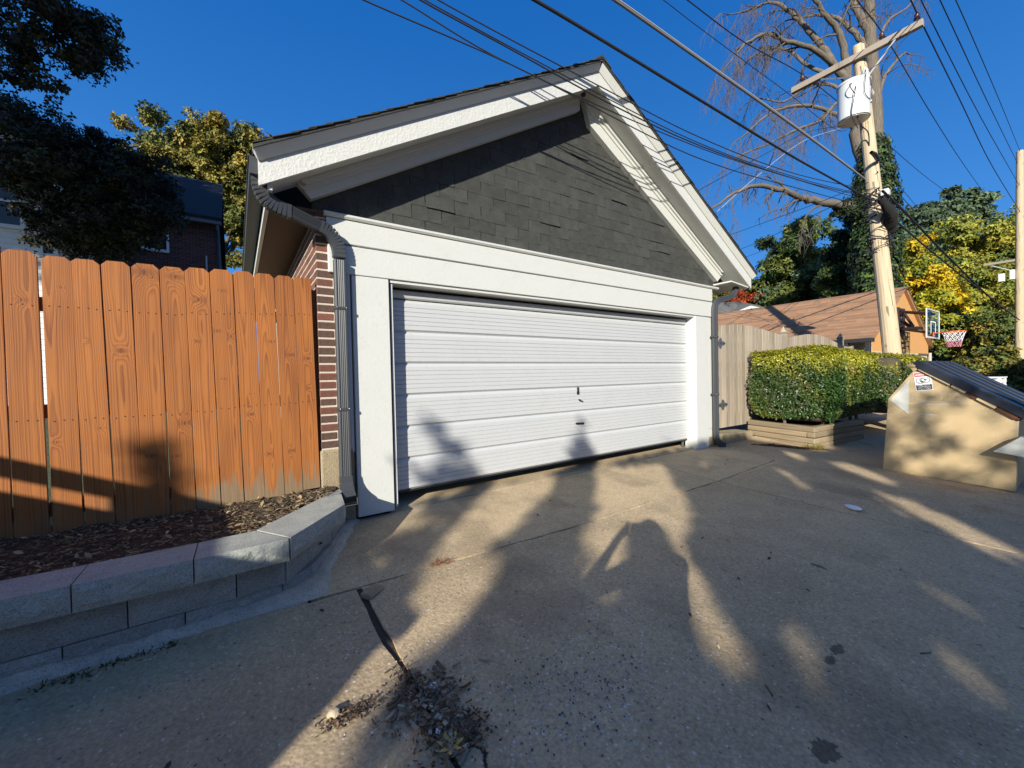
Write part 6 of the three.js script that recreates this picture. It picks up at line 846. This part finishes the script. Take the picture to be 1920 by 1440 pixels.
{
  // the photographer, standing behind the camera with both hands at the phone
  const g = thing('person', 'person in dark shirt and jeans holding up a phone, seen only by the shadow', 'person'), rt = V(0.826, 0, 0.563), bk = V(-0.563, 0, 0.826), O = V(-1.156, groundY(0, 3.9) , 3.633).addScaledVector(bk, 0.27).addScaledVector(rt, -0.027);
  const L = (x, y, z) => O.clone().addScaledVector(rt, x).addScaledVector(bk, z).add(V(0, y, 0));
  const field = (bones, lo, hi, res, k) => {
    const c = new MarchingCubes(res, new THREE.MeshBasicMaterial(), false, false, 400000), s = Math.max(hi.x - lo.x, hi.y - lo.y, hi.z - lo.z) / 2 * 1.06, mid = lo.clone().add(hi).multiplyScalar(0.5); c.isolation = 0;
    const p = V(), pre = bones.map(([a, b, ra, rb]) => { const ab = b.clone().sub(a); return [a, ab, ab.lengthSq() + 1e-9, ra, rb]; });
    for (let z = 0; z < res; z++) for (let y = 0; y < res; y++) for (let x = 0; x < res; x++) {
      p.set(((x - res / 2) / (res / 2)) * s + mid.x, ((y - res / 2) / (res / 2)) * s + mid.y, ((z - res / 2) / (res / 2)) * s + mid.z); let d = 1e3;
      for (const [a, ab, q, ra, rb] of pre) { const dx = p.x - a.x, dy = p.y - a.y, dz = p.z - a.z, t = clamp((dx * ab.x + dy * ab.y + dz * ab.z) / q), e = Math.hypot(dx - ab.x * t, dy - ab.y * t, dz - ab.z * t) - mix(ra, rb, t), h = clamp(0.5 + 0.5 * (d - e) / k); d = mix(d, e, h) - k * h * (1 - h); }
      c.field[x + y * res + z * res * res] = -d;
    }
    c.update(); const n = c.count, pos = new Float32Array(n * 3), nor = new Float32Array(n * 3);
    for (let i = 0; i < n; i++) { for (let j = 0; j < 3; j++) { pos[i * 3 + j] = c.positionArray[i * 3 + j] * s + [mid.x, mid.y, mid.z][j]; nor[i * 3 + j] = c.normalArray[i * 3 + j]; } }
    const geo = new THREE.BufferGeometry(); geo.setAttribute('position', new THREE.BufferAttribute(pos, 3)); geo.setAttribute('normal', new THREE.BufferAttribute(nor, 3)); return geo;
  };
  const J = { neck: L(0.03, 1.37, 0.02), chest: L(0.03, 1.2, 0.03), belly: L(0.03, 1.0, 0.02), hipL: L(-0.09, 0.88, 0.03), hipR: L(0.14, 0.88, 0.03), kL: L(-0.10, 0.46, 0.01), kR: L(0.16, 0.46, 0.01), aL: L(-0.11, 0.08, 0.05), aR: L(0.17, 0.08, 0.05), tL: L(-0.13, 0.035, -0.12), tR: L(0.20, 0.035, -0.12), sL: L(-0.15, 1.275, 0.03), sR: L(0.205, 1.30, 0.03), eL: L(-0.375, 1.15, -0.08), eR: L(0.225, 1.05, -0.12), wL: L(-0.155, 1.42, -0.20), wR: L(0.11, 1.36, -0.22), h0: L(0.035, 1.50, -0.01), h1: L(0.035, 1.555, 0.015), jaw: L(0.035, 1.44, -0.045) };
  const bones = [[J.neck, J.h0, 0.055, 0.05], [J.h0, J.h1, 0.078, 0.082], [J.h0, J.jaw, 0.06, 0.045], [J.chest, J.neck, 0.14, 0.07], [J.belly, J.chest, 0.14, 0.15], [L(-0.04, 1.22, 0.03), L(0.10, 1.22, 0.03), 0.13, 0.13], [J.hipL, J.hipR, 0.12, 0.12], [L(-0.03, 1.0, 0.02), L(0.09, 1.0, 0.02), 0.125, 0.125], [J.hipL, J.kL, 0.092, 0.06], [J.hipR, J.kR, 0.092, 0.06], [J.kL, J.aL, 0.06, 0.042], [J.kR, J.aR, 0.06, 0.042], [J.aL, J.tL, 0.048, 0.035], [J.aR, J.tR, 0.048, 0.035], [J.sL, J.eL, 0.062, 0.046], [J.sR, J.eR, 0.062, 0.046], [J.eL, J.wL, 0.042, 0.027], [J.eR, J.wR, 0.044, 0.03], [J.chest, J.sL, 0.08, 0.055], [J.chest, J.sR, 0.1, 0.062], [L(0.035, 1.495, -0.085), L(0.035, 1.475, -0.098), 0.012, 0.016], [L(-0.045, 1.5, 0.0), L(-0.045, 1.475, 0.0), 0.016, 0.012], [L(0.115, 1.5, 0.0), L(0.115, 1.475, 0.0), 0.016, 0.012]];
  const lo = L(-0.45, -0.02, -0.32).min(L(0.4, 0, 0.25)).min(L(-0.45, 0, 0.25)).min(L(0.4, 0, -0.32)), hi = lo.clone().max(L(-0.45, 1.68, -0.32)).max(L(0.4, 1.68, 0.25)).max(L(-0.45, 1.68, 0.25)).max(L(0.4, 1.68, -0.32));
  const geo = field(bones, lo, hi, 110, 0.035), P = geo.attributes.position, col = new Float32Array(P.count * 3), q = V();
  const hand = (w, side) => { const phone = L(side * 0.075 * (side < 0 ? 1 : 1), 1.462, -0.262), palm = w.clone().lerp(phone, 0.62), b = [[w, palm, 0.026, 0.03]]; for (let i = 0; i < 4; i++) { const y = 1.44 + 0.021 * i - (side > 0 ? 0.02 : 0), k = L(side * 0.088, y, -0.235), m = L(side * 0.082, y + 0.004, -0.262), e = L(side * (0.05 + 0.006 * (i % 2)), y + 0.006, -0.2665); b.push([palm, k, 0.018, 0.0095], [k, m, 0.0095, 0.0085], [m, e, 0.0085, 0.007]); } b.push([palm, L(side * 0.06, 1.41, -0.235), 0.018, 0.011], [L(side * 0.06, 1.41, -0.235), L(side * 0.035, 1.43, -0.243), 0.011, 0.009]); const c = palm.clone().lerp(phone, 0.4); return field(b, c.clone().addScalar(-0.11), c.clone().addScalar(0.11), 66, 0.007); };
  const parts = [geo, hand(J.wL, -1), hand(J.wR, 1)], all = mergeGeometries(parts), A = all.attributes.position, C = new Float32Array(A.count * 3);
  for (let i = 0; i < A.count; i++) { q.fromBufferAttribute(A, i).sub(O); const y = q.y, handy = i >= P.count || q.clone().add(O).distanceTo(J.wL) < 0.06 || q.clone().add(O).distanceTo(J.wR) < 0.06; const c = handy || (y > 1.40) ? [0.42, 0.24, 0.16] : y > 0.93 ? [0.03, 0.032, 0.04] : y > 0.09 ? [0.035, 0.05, 0.09] : [0.05, 0.05, 0.05]; C.set(c, i * 3); }
  all.setAttribute('color', new THREE.BufferAttribute(C, 3)); all.setAttribute('uv', new THREE.BufferAttribute(new Float32Array(A.count * 2), 2));
  const bm = new THREE.MeshStandardMaterial({ vertexColors: true, roughness: 0.85 }); part('body', all, bm, g);
  const hm = mat([0.035, 0.022, 0.015], { roughness: 0.8 }), cap = disp(new THREE.SphereGeometry(0.1, 24, 16, 0, 6.2832, 0, 1.75), v => { v.x *= 0.92; v.z *= 1.02; v.addScaledVector(v.clone().normalize(), 0.006 * (noise(v.x * 90, v.z * 90) - 0.5)); }); const hr = part('hair', uvBox(cap), hm, g); hr.position.copy(L(0.035, 1.535, 0.018)); hr.rotation.y = 0.6;
  for (const x of [0.005, 0.065]) part('eye', new THREE.SphereGeometry(0.011, 10, 8).translate(...L(x, 1.505, -0.072).toArray()), mat([0.6, 0.6, 0.6]), g);
  part('mouth', new THREE.SphereGeometry(0.02, 10, 6).scale(1.1, 0.28, 0.5).rotateY(-0.6).translate(...L(0.035, 1.438, -0.083).toArray()), mat([0.35, 0.13, 0.11]), g);
  const ph = solo('phone', uvBox(new RoundedBoxGeometry(0.147, 0.072, 0.007, 3, 0.003)), M.black, 'dark phone held up in both hands of the person', 'phone'); ph.position.copy(L(0.027, 1.461, -0.2595)); ph.rotation.y = -0.598; ph.position.y = 1.225 - 0.006;
}

// ---------------------------------------------------------------- small things on the ground
{
  const r = rng(88), gy = (x, z) => -0.065 * z;
  const cl = [[-0.53, 2.02, 0.16, 0.1], [-0.54, 2.2, 0.10, 0.10], [-0.82, 1.93, 0.09, 0.03], [-0.56, 1.93, 0.05, 0.1], [-0.45, 2.25, 0.07, 0.06]];
  const a = instances('leaf_litter', leafBit, M_litter, scatter(1500, rnd => { const c = cl[Math.floor(rnd() * cl.length)], x = c[0] + (rnd() + rnd() + rnd() - 1.5) * c[2] * 1.2, z = c[1] + (rnd() + rnd() + rnd() - 1.5) * c[3] * 1.4; return V(x, gy(x, z) + 0.003 + 0.012 * rnd(), z); }, [[0.10, 0.055, 0.03], [0.14, 0.08, 0.04], [0.07, 0.045, 0.028], [0.20, 0.13, 0.07], [0.05, 0.045, 0.04]], 0.16, 0.55, r, 0.6), scene, true); a.userData.label = 'brown leaf litter gathered along the cracked joint in the foreground'; a.userData.category = 'leaf litter';
  const b = instances('wood_bits', chipGeo, M_litter, scatter(170, rnd => { const c = cl[Math.floor(rnd() * 2)], x = c[0] + (rnd() + rnd() - 1) * c[2] * 1.5, z = c[1] + (rnd() + rnd() - 1) * c[3] * 1.7; return V(x, gy(x, z) + 0.008, z); }, [[0.24, 0.17, 0.10], [0.12, 0.08, 0.05], [0.36, 0.3, 0.22]], 0.3, 1.3, r, 0.3), scene, true); b.userData.label = 'splintered twigs and bark bits among the leaf litter'; b.userData.category = 'twigs';
  const peb = (() => { const g = new THREE.IcosahedronGeometry(1, 1); disp(g, v => v.multiplyScalar(0.8 + 0.4 * noise(v.x * 2 + 5, v.y * 2 + v.z * 3))); return g; })();
  const c = instances('gravel', peb, M_litter, Array.from({ length: 900 }, () => { const far = r() < 0.45, x = far ? rr(-1.8, 3.6, r) : 0.05 + (r() + r() - 1) * 0.5, z = far ? rr(1.1, 3.4, r) : 2.35 + (r() + r() - 1) * 0.35, k = rr(0.0015, 0.0055, r) * (far ? 0.7 : 1); const q = r() < 0.4 ? 0.55 : r() < 0.5 ? 0.12 : 0.32; return [V(x, gy(x, z) + k * 0.4, z), randQ(r), V(k, k * 0.7, k * 1.2), [q, q * 0.95, q * 0.85]]; }), scene, true); c.userData.label = 'loose grit and tiny pebbles strewn over the driveway'; c.userData.category = 'gravel';
  const d = instances('blown_leaves', leafBit, M_litter, scatter(75, rnd => { const x = rr(-1.6, 4.6, rnd), z = rr(0.3, 3.4, rnd); return V(x, gy(x, z) + 0.004, z); }, [[0.10, 0.06, 0.035], [0.05, 0.04, 0.03], [0.34, 0.28, 0.18], [0.55, 0.5, 0.4]], 0.35, 0.95, r, 0.5), scene, true); d.userData.label = 'scattered single dead leaves and twig bits on the driveway'; d.userData.category = 'dead leaves';
  // dry weed in the joint
  const w = []; for (let i = 0; i < 60; i++) { const x = -0.02 + (r() + r() - 1) * 0.1, z = 1.03 + (r() - 0.5) * 0.05, a = rr(0, 6.28, r), l = rr(0.03, 0.1, r), up = r() < 0.25 ? 0.9 : 0.25; w.push(limb([V(x, gy(x, z), z), V(x + Math.cos(a) * l * 0.5, gy(x, z) + l * up * 0.6, z + Math.sin(a) * l * 0.5), V(x + Math.cos(a) * l, gy(x, z) + l * up * 0.8, z + Math.sin(a) * l)], [0.0014, 0.0012, 0.0006], 4)); }
  solo('dry_weed', merge(w), mat([0.25, 0.12, 0.06]), 'dry reddish weed growing from the joint left of the shadow', 'weed');
  const moss = instances('moss_tuft', leafGeo(0.03, 0.004), M.leaf, Array.from({ length: 420 }, () => { const u = r(), x = -1.92 + u * 0.5 + (r() - 0.5) * 0.04, z = 1.065 - u * 0.03 + (r() + r() - 1) * 0.05; return [V(x, gy(x, z), z), randQ(r), rr(0.4, 1, r), [rr(0.03, 0.07, r), rr(0.035, 0.07, r), 0.02]]; }), scene, true); moss.userData.label = 'dark moss and dirt at the foot of the retaining wall'; moss.userData.category = 'moss';
  // single finds
  const shapeThing = (pts, th, m, label, cat, name, [x, z], turn, curl = 0) => { const s = new THREE.Shape(pts.map(p => new THREE.Vector2(...p))), g = new THREE.ExtrudeGeometry(s, { depth: th, bevelEnabled: false, curveSegments: 10 }).rotateX(-Math.PI / 2); if (curl) disp(g, v => { v.y += curl * (v.x * v.x + v.z * v.z) * 8; }); const o = solo(name, uvBox(g), m, label, cat); o.position.set(x, gy(x, z) + 0.006, z); o.rotation.y = turn; return o; };
  const tanL = mat([0.46, 0.33, 0.18], { roughness: 0.8 });
  shapeThing([[0, -0.06], [0.006, -0.03], [0.03, -0.02], [0.008, -0.008], [0.035, 0.015], [0.01, 0.016], [0.02, 0.045], [0.004, 0.03], [0, 0.055], [-0.006, 0.03], [-0.028, 0.04], [-0.012, 0.014], [-0.034, 0.005], [-0.01, -0.008], [-0.022, -0.025], [-0.005, -0.03]], 0.001, tanL, 'tan lobed oak leaf lying on the brown leaf litter', 'oak leaf', 'oak_leaf', [-0.56, 2.01], 0.5, 0.6);
  shapeThing([[0, -0.04], [0.013, -0.015], [0.012, 0.012], [0, 0.04], [-0.012, 0.012], [-0.013, -0.015]], 0.001, mat([0.40, 0.33, 0.23]), 'single pale pointed leaf lying right of the leaf litter', 'dead leaf', 'single_leaf', [-0.218, 1.963], 0.6, 0.8);
  shapeThing([[-0.012, -0.02], [0.01, -0.022], [0.016, 0.004], [0.004, 0.022], [-0.014, 0.014]], 0.003, mat([0.75, 0.77, 0.78], { roughness: 0.5 }), 'white paint chip on the upper edge of the leaf litter', 'paint chip', 'paint_chip', [-0.483, 1.979], 0.3);
  shapeThing([[-0.008, -0.03], [0.008, -0.03], [0.011, 0.0], [0.004, 0.03], [-0.009, 0.02]], 0.003, mat([0.72, 0.75, 0.77], { roughness: 0.5 }), 'narrow white paint chip below the leaf litter beside the crack', 'paint chip', 'paint_chip', [-0.549, 2.182], -0.5);
  const yl = []; for (let k = 0; k < 7; k++) { const s = new THREE.Shape([[0, 0], [0.012, 0.02], [0.004, 0.05], [0, 0.055], [-0.004, 0.05], [-0.012, 0.02]].map(p => new THREE.Vector2(...p))); yl.push(new THREE.ShapeGeometry(s).rotateX(-Math.PI / 2 + 0.35).rotateY(k * 0.9)); } const yo = solo('yellow_weed', merge(yl), mat([0.48, 0.33, 0.10]), 'yellowed little weed rosette in the crack at the bottom edge', 'weed'); yo.position.set(-0.54, gy(0, 2.272) + 0.003, 2.272);
  const st = disp(new THREE.IcosahedronGeometry(0.023, 2), v => { v.multiplyScalar(0.8 + 0.5 * noise(v.x * 60 + 3, v.y * 60 + v.z * 50)); v.y *= 0.8; }); const so = solo('stone', uvBox(st), mat([0.50, 0.40, 0.26], { roughness: 0.9, bumpMap: rep(fineBump, 6), bumpScale: 0.002 }), 'small tan stone lying alone in the sunlit strip at lower left', 'stone'); so.position.set(-0.875, gy(0, 1.898) + 0.012, 1.898);
  const pg = new THREE.LatheGeometry([[0, 0.004], [0.055, 0.004], [0.075, 0.016], [0.078, 0.018], [0.075, 0.012], [0.055, 0], [0, 0]].map(q => new THREE.Vector2(...q)), 28).scale(1, 1, 0.75); const po = solo('plate', uvBox(pg), mat([0.8, 0.82, 0.84], { roughness: 0.4 }), 'flattened white paper plate on the joint in front of the dumpster', 'plate'); po.position.set(3.786, gy(0, 2.253) + 0.004, 2.253); po.rotation.y = 0.9; po.rotation.x = 0.065;
  const mk = (x, z, l, a, rad, c, label) => solo('stick', rod(V(x, gy(x, z) + rad, z), V(x + Math.cos(a) * l, gy(x, z + Math.sin(a) * l) + rad, z + Math.sin(a) * l), rad, 5, rad * 0.6), mat(c), label, 'twig');
  mk(-0.66, 1.97, 0.11, -0.5, 0.003, [0.30, 0.21, 0.12], 'straight pale twig lying across the leaf litter'); mk(0.72, 2.83, 0.06, -0.9, 0.003, [0.05, 0.04, 0.035], 'short dark twig in the shade below the sunlit streak'); mk(1.62, 3.12, 0.06, 0.5, 0.003, [0.04, 0.035, 0.03], 'dark twig beside the sunlit patch at lower right'); mk(3.36, 3.2, 0.05, 1.0, 0.003, [0.5, 0.46, 0.4], 'pale twig at the right edge below the long streak of light');
  // bits of broken concrete by the crack
  const bc = solo('concrete_chunk', disp(bx(-0.07, 0.06, -0.02, 0.012, -0.05, 0.05, 0.012, 3), v => { v.x += 0.02 * (noise(v.z * 30, v.y * 30) - 0.5); v.z += 0.03 * (noise(v.x * 30, 5) - 0.5); }), M.foundation, 'broken grey concrete chunk beside the open crack left of centre', 'concrete chunk'); bc.position.set(-0.50, gy(0, 1.1), 1.115); bc.rotation.y = 0.5;
}

renderer.render(scene, camera);
